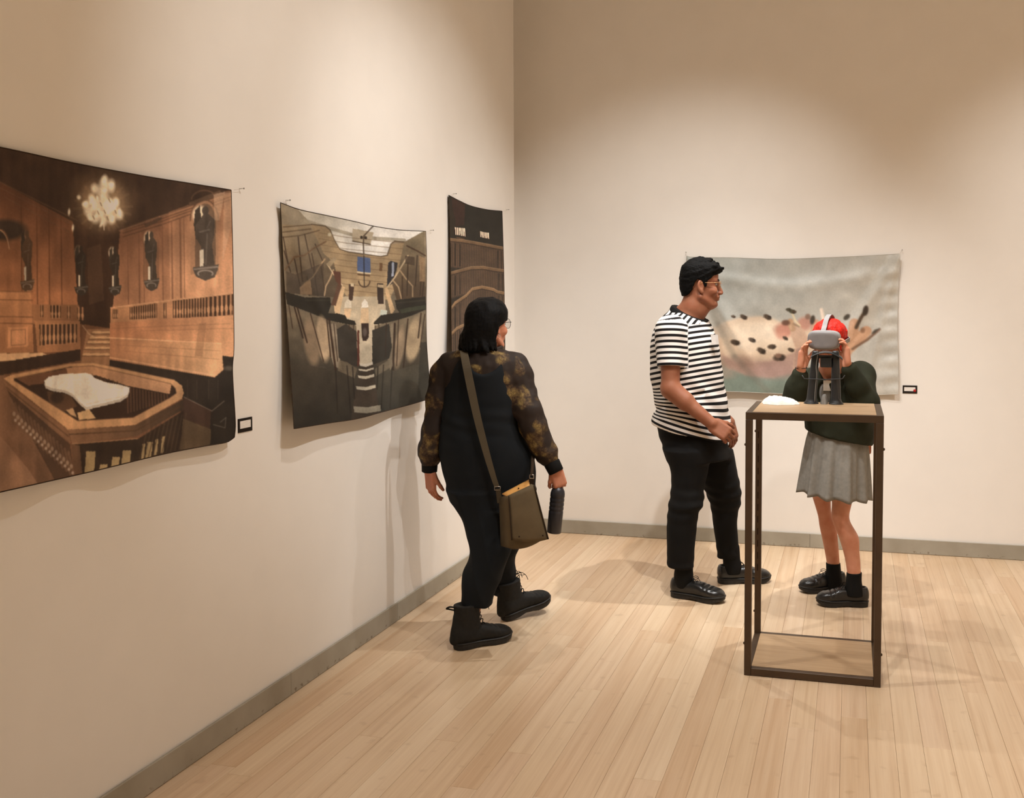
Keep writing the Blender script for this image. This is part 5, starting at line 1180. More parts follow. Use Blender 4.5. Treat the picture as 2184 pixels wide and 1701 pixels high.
# ------------------------------------------------------------------ the woman walking along the left wall
def ribbon(name, pts, widths, side, mat, parent, thick=.0022, n=40):
    """flat webbing along pts; side gives the way its width runs at every point"""
    pts = np.asarray(pts, float); P = spline(pts, n); t = np.linspace(0, len(pts) - 1, n); wv = np.interp(t, np.arange(len(pts)), widths)
    Sv = np.stack([np.interp(t, np.arange(len(pts)), np.asarray(side, float)[:, e]) for e in range(3)], -1); T = np.gradient(P, axis=0); T /= np.linalg.norm(T, axis=1)[:, None]
    Sv -= T * (Sv * T).sum(1)[:, None]; Sv /= np.linalg.norm(Sv, axis=1)[:, None]; N = np.cross(T, Sv); V = []
    for p, s_, nn_, w_ in zip(P, Sv, N, wv): V += [p + s_ * w_ / 2 + nn_ * thick / 2, p - s_ * w_ / 2 + nn_ * thick / 2, p - s_ * w_ / 2 - nn_ * thick / 2, p + s_ * w_ / 2 - nn_ * thick / 2]
    Q = [(i * 4 + e, i * 4 + (e + 1) % 4, i * 4 + 4 + (e + 1) % 4, i * 4 + 4 + e) for i in range(n - 1) for e in range(4)] + [(3, 2, 1, 0), tuple((n - 1) * 4 + e for e in range(4))]
    o = quads_obj(name, V, Q, mat, None, False); return keep(o, parent) if parent is not None else o
def floral_mat():
    t = NT('sheer_floral_chiffon'); tc = t.n('ShaderNodeTexCoord')
    big = t.n('ShaderNodeTexNoise'); big.inputs['Scale'].default_value = 9; big.inputs['Detail'].default_value = 1.5; t.l(tc, 'Object', big, 'Vector')
    wp_ = t.n('ShaderNodeTexNoise'); wp_.inputs['Scale'].default_value = 40; t.l(tc, 'Object', wp_, 'Vector')
    ad = t.n('ShaderNodeMix', data_type='VECTOR'); ad.inputs[0].default_value = .05; t.l(tc, 'Object', ad, 4); t.l(wp_, 'Color', ad, 5)
    vo = t.n('ShaderNodeTexVoronoi', feature='F1'); vo.inputs['Scale'].default_value = 26; t.l(ad, 1, vo, 'Vector')
    v2 = t.n('ShaderNodeTexVoronoi', feature='DISTANCE_TO_EDGE'); v2.inputs['Scale'].default_value = 70; t.l(ad, 1, v2, 'Vector')
    pet = t.ramp([(0.0, lin((150, 126, 78))), (0.3, lin((120, 98, 58))), (0.55, lin((86, 66, 44))), (0.8, lin((50, 37, 29)))]); t.l(vo, 'Distance', pet, 0)
    vein = t.ramp([(0.0, (0.35, 0.3, 0.25)), (0.12, (1, 1, 1))]); t.l(v2, 'Distance', vein, 0); pm = t.mix('MULTIPLY', .8); t.l(pet, 0, pm, 6); t.l(vein, 0, pm, 7)
    msk = t.ramp([(0.50, (0, 0, 0)), (0.56, (1, 1, 1))]); t.l(big, 'Fac', msk, 0)
    mx = t.mix('MIX', 0); t.l(msk, 0, mx, 0); mx.inputs[6].default_value = (*lin((42, 32, 26)), 1); t.l(pm, 2, mx, 7); t.l(mx, 2, t.b, 'Base Color'); t.set(Roughness=0.7, Specular_IOR_Level=0.25)
    n2 = t.n('ShaderNodeTexNoise'); n2.inputs['Scale'].default_value = 500; t.l(tc, 'Object', n2, 'Vector'); t.bump(n2, 'Fac', 0.1, 0.002); return t.m
M_hair_w = hair_mat('glossy_black_hair', (9, 8, 8), .6, .12, .3); M_skin_w = skin_mat('light_brown_skin', (190, 128, 100)); M_floral = floral_mat(); M_navy = fabric('dark_navy_linen', (22, 25, 28), var=.12, scale=5)
M_canvas = fabric('olive_canvas', (104, 90, 68), var=.12, scale=14, weave=900, bump=.2); M_strap = fabric('dark_olive_webbing', (78, 68, 52), weave=1200); M_tan = solid('tan_leather', (222, 164, 92), .5, .4, var=.08)
M_steel = solid('nickel', (190, 184, 176), .25, .5, .9); M_dkcan = fabric('brown_binding', (52, 40, 28))
M_bottle = solid('dark_blue_enamel', (52, 52, 58), .32, .5, .3, var=.05)
def stack_px(f, rows, asp=None, k=.02, p=2.2, yaw=0.0):
    """rows: (py, px_left, px_right, Y, depth half-width or None)"""
    z, xc, yc, rx, ry = [], [], [], [], []
    for py, a, b, Yq, dp in rows:
        A_, B_ = at(a, py, Yq), at(b, py, Yq); z.append(A_[2]); xc.append((A_[0] + B_[0]) / 2); yc.append(Yq); r_ = (B_[0] - A_[0]) / 2; rx.append(r_); ry.append(dp if dp else r_ * (asp or 1))
    f.stack(z, xc, yc, rx, ry, yaw, k, p)
def build_woman():
    Y0 = 4.25
    wo = empty('person', (-1.6, 4.22, 0), 'person with black bob, dark jumpsuit and floral sleeves walking away beside the left wall', 'person')
    O = at(1041, 692, Y0 + .01); R = rotz(math.radians(60)); s = .97
    shL = at(950, 783, Y0); elL = at(929, 884, Y0 - .03); wrL = at(916, 1004, Y0 - .02); shR = at(1106, 783, Y0 + .02); elR = at(1124, 872, Y0 - .02); wrR = at(1185, 1003, Y0 + .0)
    hip0 = at(1040, 1000, Y0)
    lo, hi = (-2.06, 3.90, .05), (-1.18, 4.75, 1.62)
    fz = [(O[2] - .14, O[2] + .13, .003), (wrL[2] - .12, wrL[2] + .02, .003)]
    fl = Field(lo, hi, .0055, [((wrL[0] - .05, wrL[0] + .06, .003), (wrR[0] - .05, wrR[0] + .06, .003)), ((wrL[1] - .06, wrL[1] + .07, .003),), fz])
    L = head(fl, O, R, s, True)
    fl.chain([L(-.02, 0, -.06), L(-.03, 0, -.12), at(1028, 765, Y0)], [.052, .054, .07], .02)
    stack_px(fl, [(752, 985, 1068, Y0, .06), (780, 955, 1105, Y0, .085), (830, 958, 1108, Y0, .10), (900, 955, 1098, Y0, .10), (960, 952, 1122, Y0, .11), (1020, 962, 1128, Y0, .11)], yaw=math.radians(0))
    fl.chain([shL, elL, wrL], [.045, .038, .026], .02); fl.chain([shR, elR, wrR], [.045, .038, .026], .02)
    kn1, an1 = at(1042, 1150, 4.16), at(1004, 1305, 4.03); kn2, an2 = at(1078, 1150, 4.36), at(1074, 1268, 4.44)
    fl.chain([at(1018, 1010, Y0 - .03), kn1, an1], [.085, .055, .040], .02); fl.chain([at(1066, 1010, Y0 + .03), kn2, an2], [.070, .034, .022], .02)
    hand(fl, wrL, np.array([.10, -.02, -1]), np.array([.55, .80, .1]), -1, curl=(.30, .45, .40), s=.90, thumb=(.40, .15))
    grip = at(1190, 1034, Y0 + .005)
    hand(fl, wrR + np.array([.0, 0, .004]), unit(np.array([.32, .02, -1])), np.array([-.55, .82, -.1]), 1, curl=(.95, 1.15, .8), s=.82, thumb=(.5, .6))
    solid_mesh('body', fl, M_skin_w, wo, 1)
    eyes(wo, L, R, s); glasses(wo, L, s, solid('dark_wire', (60, 54, 50), .3, .5, .6), 1.12)
    # earring
    ea = L(.004, -.080, -.040); er = np.array([ea + np.array([.006 * math.cos(a) * .4, .006 * math.cos(a) * .9, .007 * math.sin(a) - .010]) for a in np.linspace(0, 2 * math.pi, 18, endpoint=False)])
    keep(tube('earring', er, .0013, M_steel, None, 6, True), wo)
    # ---- hair: a black bob, wavy at the nape
    hf = Field(O - np.array([.18, .18, .19]), O + .18, .0036)
    stack_px(hf, [(634, 1026, 1052, Y0, .03), (640, 1012, 1066, Y0, .066), (650, 1002, 1074, Y0 - .002, .088), (664, 996, 1080, Y0 - .006, .100), (680, 994, 1079, Y0 - .008, .104), (698, 993, 1074, Y0 - .012, .104), (716, 986, 1069, Y0 - .012, .100), (734, 982, 1066, Y0 - .012, .092), (746, 985, 1062, Y0 - .010, .080), (751, 995, 1052, Y0 - .008, .06)], k=.006, p=2.1)
    rg = np.random.default_rng(2)
    for q in range(30):
        a = rg.uniform(math.pi * .95, math.pi * 2.02); c = at(1026, 735, Y0 - .01); p = c + np.array([.086 * math.cos(a), .086 * math.sin(a), rg.uniform(.0, .05)]); e = c + np.array([.100 * math.cos(a + .12), .100 * math.sin(a + .12), -.022 + rg.uniform(-.008, .012)]); hf.cone(p, .011, e, .004, .008)
    hf.polyclip(O, R, [(.135, .034), (.085, .026), (.050, .020), (.026, .012), (.012, .002), (-.012, -.010), (-.018, -.042), (-.020, -.070), (-.012, -.17), (-.2, -.17), (-.2, .2), (.135, .2)])
    solid_mesh('hair', hf, M_hair_w, wo, 1, lambda V: .0032 * wob(V, 90, 15, 6) + .0012 * wob(V, 300, 16, 6))
    # ---- sheer floral blouse
    bf = Field(lo, hi, .005)
    stack_px(bf, [(742, 988, 1070, Y0, .062), (752, 972, 1092, Y0, .082), (764, 958, 1110, Y0, .098), (785, 948, 1118, Y0, .112), (830, 950, 1116, Y0, .118), (880, 950, 1110, Y0, .118)], yaw=math.radians(0))
    cl = at(916.5, 985, Y0 - .02); cr = at(1177, 987, Y0)
    bf.chain([at(960, 776, Y0), at(944, 800, Y0), at(934, 850, Y0 - .02), at(924, 920, Y0 - .03), at(918, 960, Y0 - .025), at(918, 973, Y0 - .02), at(917, 981, Y0 - .02)], [.058, .056, .052, .050, .054, .048, .030], .03)
    bf.chain([at(1100, 776, Y0 + .01), at(1108, 800, Y0 + .01), at(1116, 838, Y0), at(1126, 874, Y0 - .02), at(1138, 910, Y0 - .015), at(1154, 947, Y0 - .005), at(1168, 970, Y0), at(1173, 979, Y0)], [.056, .056, .056, .061, .060, .053, .047, .030], .03)
    bf.ell(at(1028, 738, Y0 + .02), (.062, .062, .030), None, .006, 's')
    solid_mesh('blouse', bf, M_floral, wo, 1, lambda V: .0035 * wob(V, 60, 31, 6) + .0022 * wob(V, 150, 32, 6), label='dark sheer blouse with ochre flowers')
    col = np.array([at(1028 + 40 * math.cos(a), 743 - 3 * math.sin(a), Y0 + .012) + np.array([0, .066 * math.sin(a), .004 * math.cos(3 * a)]) for a in np.linspace(0, 2 * math.pi, 36, endpoint=False)]); keep(tube('collar', col, .010, M_floral, None, 8, True), wo)
    for c, d in ((cl, wrL - cl), (cr, wrR - cr)):
        d = unit(d); keep(tube('cuff', [c - d * .010, c, c + d * .044, c + d * .048], [.034, .0385, .0365, .032], M_sock, None, 18), wo)
    # ---- jumpsuit: low-backed bib, straps and wide cropped legs
    jf = Field(lo, hi, .0052)
    stack_px(jf, [(751, 992, 1072, Y0, .080), (760, 976, 1092, Y0, .102), (772, 966, 1101, Y0, .115), (790, 958, 1106, Y0, .123), (830, 950, 1112, Y0, .126), (870, 946, 1112, Y0, .128), (900, 944, 1110, Y0, .130), (930, 941, 1119, Y0, .135), (960, 939, 1134, Y0, .140), (990, 945, 1140, Y0, .145), (1020, 952, 1140, Y0, .145), (1060, 966, 1134, Y0, .135)], k=.02, yaw=math.radians(0))
    stack_px(jf, [(1040, 958, 1086, 4.23, None), (1070, 971, 1086, 4.21, None), (1104, 987, 1088, 4.18, None), (1140, 996, 1090, 4.15, None), (1161, 1001, 1090, 4.13, None), (1187, 1000, 1084, 4.11, None), (1213, 992, 1074, 4.09, None), (1239, 987, 1063, 4.07, None), (1262, 985, 1055, 4.06, None), (1286, 983, 1048, 4.05, None)], .92, .03)
    stack_px(jf, [(1040, 1030, 1138, 4.28, None), (1070, 1040, 1132, 4.30, None), (1104, 1046, 1122, 4.33, None), (1140, 1048, 1110, 4.37, None), (1171, 1048, 1104, 4.39, None), (1195, 1049, 1099, 4.41, None), (1225, 1051, 1099, 4.43, None), (1266, 1052, 1099, 4.44, None)], 1.25, .03)
    jf.ell(at(1030, 758, Y0 - .12), (.082, .10, .088), None, .01, 's'); jf.ell(at(1030, 762, Y0 + .12), (.090, .10, .090), None, .01, 's')
    def jfold(V):
        k = .006 * wob(V, 20, 41) + .0025 * wob(V, 55, 42); px_ = V[:, 2]
        return k + .0018 * np.sin(px_ * 90 + 18 * V[:, 0] + 2 * wob(V, 15, 43)) * np.exp(-((px_ - .98) / .10) ** 2) - .006 * np.abs(np.sin(V[:, 0] * 40 + V[:, 2] * 14)) * np.clip((.75 - px_) / .2, 0, 1)
    solid_mesh('jumpsuit', jf, M_navy, wo, 1, jfold, label='dark navy sleeveless jumpsuit')
    # ---- boots
    p = gnd(957, 1390); shoe(wo, 'boot', rotz(math.radians(47)), (p[0] + .012, p[1] + .03, 0), .285, .054, .115, M_suede)
    p = gnd(1062, 1326); shoe(wo, 'boot', rotz(math.radians(52)), (p[0] + .014, p[1] + .02, .0), .285, .054, .10, M_suede, pitch=math.radians(9))
build_woman()

# ------------------------------------------------------------------ her shoulder bag
def build_bag():
    Yb = 3.98
    bag = empty('messenger_bag', tuple(at(1110, 1165, 4.02)), 'olive canvas messenger bag hanging at the walking person\'s hip', 'bag')
    F4 = [at(1085, 1057, 4.015), at(1139, 1034, 4.06), at(1158, 1150, 4.05), at(1094, 1171, 3.985)]          # front: TL TR BR BL
    B4 = [at(1064, 1062, 4.085), at(1128, 1030, 4.13), at(1144, 1148, 4.12), at(1068, 1164, 4.065)]
    def loft(Fq, Bq, nu=12, nv=14, bul=.012):
        V, Q = [], []
        for s_, q4 in ((1, Fq), (0, Bq)):
            for j in range(nv):
                v = j / (nv - 1)
                for i in range(nu):
                    u = i / (nu - 1); p = (1 - v) * ((1 - u) * q4[0] + u * q4[1]) + v * ((1 - u) * q4[3] + u * q4[2]); n_ = unit(np.cross(q4[1] - q4[0], q4[3] - q4[0])); n_ = n_ if n_[1] < 0 else -n_
                    V.append(p + n_ * (bul if s_ else -bul * .4) * math.sin(math.pi * u) ** .7 * math.sin(math.pi * min(v * .9 + .08, 1)) ** .7 - np.array([0, 0, .012 * math.sin(math.pi * u) * v ** 6]))
        n = nu * nv
        for j in range(nv - 1):
            for i in range(nu - 1): a = j * nu + i; Q.append((a, a + nu, a + nu + 1, a + 1)); Q.append((n + a, n + a + 1, n + a + nu + 1, n + a + nu))
        for j in range(nv - 1): a = j * nu; Q.append((a, n + a, n + a + nu, a + nu)); a += nu - 1; Q.append((a, a + nu, n + a + nu, n + a))
        for i in range(nu - 1): Q.append((i, i + 1, n + i + 1, n + i)); a = (nv - 1) * nu + i; Q.append((a, n + a, n + a + 1, a + 1))
        return V, Q
    V, Q = loft(F4, B4); keep(quads_obj('bag_body', V, Q, M_canvas, None, True), bag)
    n_ = unit(np.cross(F4[1] - F4[0], F4[3] - F4[0])); n_ = n_ if n_[1] < 0 else -n_
    G4 = [F4[0] + n_ * .014, F4[1] + n_ * .014, at(1169, 1149, 4.04) + n_ * .014, at(1091.5, 1151, 3.985) + n_ * .014]; H4 = [g - n_ * .003 for g in G4]
    V, Q = loft(G4, H4, 12, 14, .010); fo = keep(quads_obj('flap', V, Q, M_canvas, None, True), bag)
    sub(tube('binding', spline(np.array([G4[0], (G4[0] + G4[3]) / 2 + n_ * .003, G4[3]]), 12), .0026, M_dkcan, None, 6), fo); sub(tube('binding', spline(np.array([G4[1], (G4[1] + G4[2]) / 2 + n_ * .003, G4[2]]), 12), .0036, M_dkcan, None, 6), fo)
    for px, py in ((1107, 1143), (1158, 1142)):
        st_ = lathe('snap', [(.0003, 0), (.004, 0), (.0036, .002), (.0003, .0026)], M_dkcan, None, 12); q = at(px, py, 4.0); q = q + n_ * (.0165 - (q - G4[0]) @ n_) if True else q; st_.data.transform(Matrix.Translation(tuple(q)) @ Vector(tuple(n_)).to_track_quat('Z', 'Y').to_matrix().to_4x4()); sub(st_, fo)
    # pale tan leather wallet flap looking out of the top
    T4 = [at(1071, 1052, 4.07), at(1128, 1022, 4.12), at(1130, 1037, 4.075), at(1086, 1059, 4.03)]; T5 = [q - np.array([0, 0, .004]) for q in T4]
    V, Q = loft(T4, T5, 8, 6, .002); keep(quads_obj('leather_tab', V, Q, M_tan, None, True), bag)
    b_ = lathe('button', [(.0003, 0), (.0035, 0), (.003, .002), (.0003, .0024)], M_dkcan, None, 12); q = at(1106, 1041, 4.068); b_.data.transform(Matrix.Translation(tuple(q)) @ Matrix.Rotation(math.radians(60), 4, 'X')); keep(b_, bag)
    # strap over the left shoulder
    pts = [at(990, 768, 4.42), at(986, 748, 4.33), at(986, 744, 4.25), at(989, 750, 4.16), at(994, 775, 4.105), at(1003, 820, 4.090), at(1018, 890, 4.086), at(1036, 960, 4.078), at(1052, 1015, 4.072), at(1060, 1038, 4.07)]
    ribbon('strap', pts, [.034, .034, .034, .034, .036, .036, .034, .030, .024, .022], [RT] * 10, M_strap, bag, .003, 60)
    ribbon('strap_end', [at(1062, 1042, 4.07), at(1064, 1056, 4.075), at(1066, 1072, 4.078)], [.022, .022, .022], [RT] * 3, M_strap, bag, .003, 8)
    rc = at(1061, 1041, 4.07); keep(tube('ring', [rc + RT * a * .013 + np.array([0, 0, b * .008]) for a, b in ((-1, -1), (1, -1), (1, 1), (-1, 1))], .0017, M_steel, None, 6, True), bag)
    rc = at(1134, 1016, 4.10); ring2 = keep(tube('ring', [rc + RT * a * .009 + np.array([0, 0, b * .008]) for a, b in ((-1, -1), (1, -1), (1, 1), (-1, 1))], .0019, M_steel, None, 6, True), bag)
    ribbon('strap_end', [at(1133, 1040, 4.105), at(1134, 1028, 4.105), at(1134, 1018, 4.10)], [.018] * 3, [RT] * 3, M_dkcan, bag, .003, 6)
    ribbon('strap', [at(1134, 1013, 4.10), at(1136, 985, 4.17), at(1137, 962, 4.28), at(1128, 950, 4.36)], [.020] * 4, [np.array([0, 1.0, 0])] * 4, M_dkcan, bag, .003, 12)
build_bag()

# ------------------------------------------------------------------ her drinking bottle
def build_bottle():
    T_, B_ = at(1191, 1036, 4.255), at(1181.5, 1135, 4.255); ax = unit(T_ - B_); h = float(np.linalg.norm(T_ - B_))
    root = empty('water_bottle', tuple(B_), 'dark blue metal water bottle held in the walking person\'s hand', 'bottle')
    prof = [(.001, 0), (.031, 0), (.0332, .003), (.0335, h * .42)]
    for q in range(4): z = h * (.46 + q * .09); prof += [(.0335, z), (.0318, z + .004), (.0318, z + .006), (.0335, z + .010)]
    prof += [(.0335, h * .84), (.031, h * .90), (.024, h * .955), (.0165, h * .985), (.0155, h * 1.0), (.001, h * 1.0)]
    mt = Matrix.Translation(tuple(B_)) @ Vector(tuple(ax)).to_track_quat('Z', 'Y').to_matrix().to_4x4()
    b = lathe('bottle_body', prof, M_bottle, None, 32); b.data.transform(mt); keep(b, root)
    c = lathe('cap', [(.001, 0), (.0165, 0), (.017, .003), (.017, .015), (.0145, .019), (.001, .019)], M_sock, None, 24); c.data.transform(mt @ Matrix.Translation((0, 0, h))); keep(c, root)
build_bottle()

# ------------------------------------------------------------------ the visitor holding the headset to the face
M_skin_v = skin_mat('fair_skin', (206, 146, 118)); M_green = fabric('dark_green_fleece', (40, 42, 29), var=.12, scale=10, bump=.2, weave=500); M_tee = fabric('grey_jersey', (140, 138, 134)); M_skirt = fabric('grey_marl', (136, 132, 124), var=.10, scale=60, weave=900)
M_red = hair_mat('red_dyed_hair', (214, 38, 24), .55, .25, .25); M_shell = solid('grey_headset_shell', (128, 124, 123), .55, .35, var=.02); M_shell2 = solid('light_grey_strap', (150, 147, 146), .7, .3, var=.03); M_foam = solid('black_foam', (40, 36, 34), .9, .1)
HS = {}
def build_viewer():
    Y0 = 5.13
    vr = empty('person', (-.06, 5.13, 0), 'person with red hair, dark green top and grey skirt holding a headset to the face', 'person')
    O = at(1769, 733, 5.03); R = rotz(math.radians(256)) @ roty(math.radians(6)); s = .93
    shR = at(1726, 814, 5.10); elR = at(1692, 856, 4.94); wrR = at(1709, 785, 4.885); shL = at(1830, 806, 5.12); elL = at(1846, 858, 4.95); wrL = at(1807, 778, 4.885)
    lo, hi = (-.42, 4.70, .03), (.34, 5.42, 1.56)
    fl = Field(lo, hi, .0052, [((at(1700, 740, 4.88)[0] - .01, at(1730, 740, 4.88)[0], .003), (at(1785, 740, 4.88)[0], at(1820, 740, 4.88)[0] + .01, .003)), ((4.84, 5.0, .003),), [(wrR[2] - .03, O[2] + .12, .003)]])
    L = head(fl, O, R, s, True)
    fl.chain([L(-.02, 0, -.06), L(-.03, 0, -.12), at(1768, 808, Y0)], [.050, .052, .07], .02)
    stack_px(fl, [(796, 1740, 1800, Y0, .05), (815, 1722, 1828, Y0, .085), (860, 1724, 1832, Y0, .10), (900, 1732, 1830, Y0, .10), (940, 1728, 1836, Y0, .11), (985, 1726, 1840, Y0 + .01, .115)], k=.02)
    fl.chain([shR, elR, wrR], [.042, .036, .024], .02); fl.chain([shL, elL, wrL], [.042, .036, .024], .02)
    stack_px(fl, [(985, 1722, 1775, 5.17, None), (1030, 1724, 1774, 5.185, None), (1060, 1733, 1772, 5.20, None), (1097, 1744, 1774, 5.215, None), (1122, 1748, 1784, 5.235, None), (1160, 1756, 1788, 5.25, None), (1199, 1763, 1791, 5.265, None), (1240, 1766, 1794, 5.27, None)], 1.1, .012)
    stack_px(fl, [(985, 1772, 1838, 5.10, None), (1040, 1770, 1822, 5.085, None), (1070, 1774, 1817, 5.075, None), (1105, 1774, 1812, 5.065, None), (1142, 1788, 1831, 5.065, None), (1170, 1797, 1833, 5.06, None), (1196, 1803, 1835, 5.055, None), (1225, 1807, 1836, 5.05, None), (1255, 1808, 1836, 5.05, None)], 1.1, .012)
    hand(fl, wrR, unit(np.array([.10, -.02, 1])), np.array([.93, -.36, .0]), -1, curl=(.25, .55, .45), s=.92, spread=.05, thumb=(.45, .25))
    hand(fl, wrL, unit(np.array([-.10, -.02, 1])), np.array([-.95, -.30, .0]), 1, curl=(.25, .75, .6), s=.92, spread=.05, thumb=(.45, .25))
    solid_mesh('body', fl, M_skin_v, vr, 1)
    br = wrR + np.array([.0, 0, .003]); keep(tube('bracelet', np.array([br + np.array([.0275 * math.cos(a), .0275 * math.sin(a), .003 * math.sin(a)]) for a in np.linspace(0, 2 * math.pi, 28, endpoint=False)]), .0018, M_foam, None, 6, True), vr)
    # ---- red hair
    hf = Field(O - .15, O + .17, .0034); zz = np.array([-.05, -.02, .01, .04, .07, .095, .115, .130, .138]) * s; bk = np.array([-.088, -.100, -.108, -.112, -.106, -.094, -.072, -.045, -.015]) * s; fr = np.array([.03, .05, .066, .082, .086, .078, .058, .030, .006]) * s; wd = np.array([.070, .080, .086, .091, .089, .080, .062, .040, .014]) * s
    hf.stack(zz, (fr + bk) / 2, 0, (fr - bk) / 2, wd, 0, .006, 2.2, 'u', (O, R)); rg = np.random.default_rng(9)
    for q in range(70):
        a, b = rg.uniform(0, 6.3), rg.uniform(.15, 1.0); p = np.array([-.012 + .090 * math.cos(a) * math.cos(b * 1.2), .083 * math.sin(a) * math.cos(b * 1.2), .035 + .085 * math.sin(b * 1.5)]) * s; hf.cone(O + R @ p, .009, O + R @ (p * np.array([1.12, 1.12, 1]) + np.array([.010, .004 * rg.normal(), -.010 + .01 * rg.random()])), .003, .006)
    hf.polyclip(O, R, [(.12, .028), (.06, .016), (.030, -.01), (.010, -.03), (-.03, -.045), (-.14, -.05), (-.14, .17), (.12, .17)])
    solid_mesh('hair', hf, M_red, vr, 1, lambda V: .0045 * wob(V, 110, 51, 6) + .0014 * wob(V, 380, 52, 6), label='short red dyed hair')
    # ---- grey T-shirt with a name sticker
    tf = Field(lo, hi, .0055); stack_px(tf, [(800, 1738, 1806, Y0, .07), (818, 1722, 1830, Y0, .108), (860, 1722, 1836, Y0, .118), (905, 1724, 1838, Y0, .118), (930, 1722, 1840, Y0, .12)], k=.02); tf.ell(at(1764, 796, Y0 - .10), (.045, .06, .055), None, .006, 's')
    solid_mesh('t_shirt', tf, M_tee, vr, 1, lambda V: .003 * wob(V, 40, 61))
    c = at(1769, 822, Y0 - .124); Rm = rotz(math.radians(-90)) @ rotx(0); V = [c + np.array([x, -.004 + 4 * x * x, z_]) for z_ in np.linspace(-.026, .026, 5) for x in np.linspace(-.03, .03, 9)]; V += [v + np.array([0, .0006, 0]) for v in V]; Q = [(r * 9 + q, r * 9 + q + 1, r * 9 + q + 10, r * 9 + q + 9) for r in range(4) for q in range(8)]; Q += [tuple(45 + i for i in f[::-1]) for f in Q]
    keep(quads_obj('name_sticker', V, Q, solid('name_sticker_paper', (232, 228, 222), .6), None), vr)
    # ---- dark green cardigan, open at the front
    jf = Field((-.46, 4.74, .80), (.40, 5.42, 1.36), .005)
    stack_px(jf, [(790, 1738, 1812, Y0 + .02, .07), (800, 1728, 1836, Y0 + .01, .11), (820, 1716, 1854, Y0, .140), (850, 1712, 1862, Y0, .150), (880, 1713, 1864, Y0, .150), (905, 1716, 1863, Y0, .150), (930, 1718, 1862, Y0, .150), (955, 1719, 1860, Y0, .148)], k=.02, p=2.3)
    A_, B_ = at(1718, 919, Y0 - .1), at(1850, 951, Y0 - .1); jf.cut(A_, np.array([B_[2] - A_[2], 0, A_[0] - B_[0]])); 
    jf.ell(at(1757, 838, Y0 - .135), (.036, .050, .070), rotz(0) @ roty(math.radians(-6)), .010, 's'); jf.ell(at(1766, 790, Y0 - .07), (.052, .085, .055), None, .010, 's')
    for sh, el, wr, e in ((shR, elR, wrR, 0), (shL, elL, wrL, 1)):
        cu = el + (wr - el) * (.78 if e == 0 else .86); jf.chain([sh + np.array([-.03 if e else .03, .02, .0]), sh + np.array([.012 if e else 0, 0, .012 if e else 0]), el, el + (wr - el) * .45, cu], [.066, .070 if e else .060, .060 if e else .054, .050, .040], .035)
    solid_mesh('cardigan', jf, M_green, vr, 1, lambda V: .005 * wob(V, 30, 71) + .003 * wob(V, 75, 72), label='oversized dark green open cardigan')
    # ---- pleated skirt, an open double-walled bell
    nu, nv = 160, 26; rowsk = [(900, 1732, 1838, .115), (922, 1722, 1846, .135), (950, 1715, 1851, .150), (1000, 1707, 1854, .172), (1047, 1700, 1856, .188)]
    tv = np.linspace(0, 1, nv); ctrl = []
    for py, a, b, dp in rowsk: A_, B_ = at(a, py, Y0), at(b, py, Y0); ctrl.append(((A_[0] + B_[0]) / 2, (B_[0] - A_[0]) / 2, dp, A_[2]))
    ct = spline(np.array(ctrl), nv); V = []
    for off in (0, -.0035):
        for j in range(nv):
            xc, rx, ry, zq = ct[j]; t = tv[j]
            for i in range(nu):
                a = 2 * math.pi * i / nu; f = 1 + t ** .8 * (.075 * math.cos(11 * a + .9 * math.sin(3 * a)) + .03 * math.cos(23 * a + 1)) - .02 * t; V.append((xc + (rx * f + off) * math.cos(a), Y0 + (ry * f + off) * math.sin(a), zq - t * (.018 * math.cos(a) + .006 * math.cos(11 * a) + .006)))
    Q = []; n = nu * nv
    for j in range(nv - 1):
        for i in range(nu): a, b = j * nu + i, j * nu + (i + 1) % nu; Q.append((a, a + nu, b + nu, b)); Q.append((n + a, n + b, n + b + nu, n + a + nu))
    for i in range(nu): a, b = (nv - 1) * nu + i, (nv - 1) * nu + (i + 1) % nu; Q.append((a, n + a, n + b, b)); Q.append((i, (i + 1) % nu, n + (i + 1) % nu, n + i))
    keep(link('skirt', mesh_np('skirt', V, Q, True), M_skirt), vr)
    # ---- socks and shoes
    for rows_ in ([(1199, 1761.5, 1792.5, 5.265, .043), (1215, 1762, 1794, 5.268, .043), (1235, 1763, 1797, 5.272, .046), (1250, 1764, 1799, 5.276, .048)], [(1219, 1805.5, 1838.5, 5.052, .042), (1235, 1804, 1838, 5.05, .042), (1250, 1802, 1840, 5.048, .046), (1268, 1803, 1842, 5.046, .048)]):
        kf = Field(at(rows_[0][1], rows_[0][0], rows_[0][3]) - np.array([.06, .1, .18]), at(rows_[0][2], rows_[0][0], rows_[0][3]) + np.array([.06, .1, .02]), .0045); stack_px(kf, rows_); solid_mesh('sock', kf, M_sock, vr)
    p = gnd(1802, 1257); shoe(vr, 'shoe', rotz(math.radians(206)), (p[0], p[1], 0), .262, .048)
    p = gnd(1852, 1292); shoe(vr, 'shoe', rotz(math.radians(190)), (p[0], p[1], 0), .262, .048)
    HS['L'], HS['R'], HS['O'], HS['s'] = L, R, O, s
build_viewer()

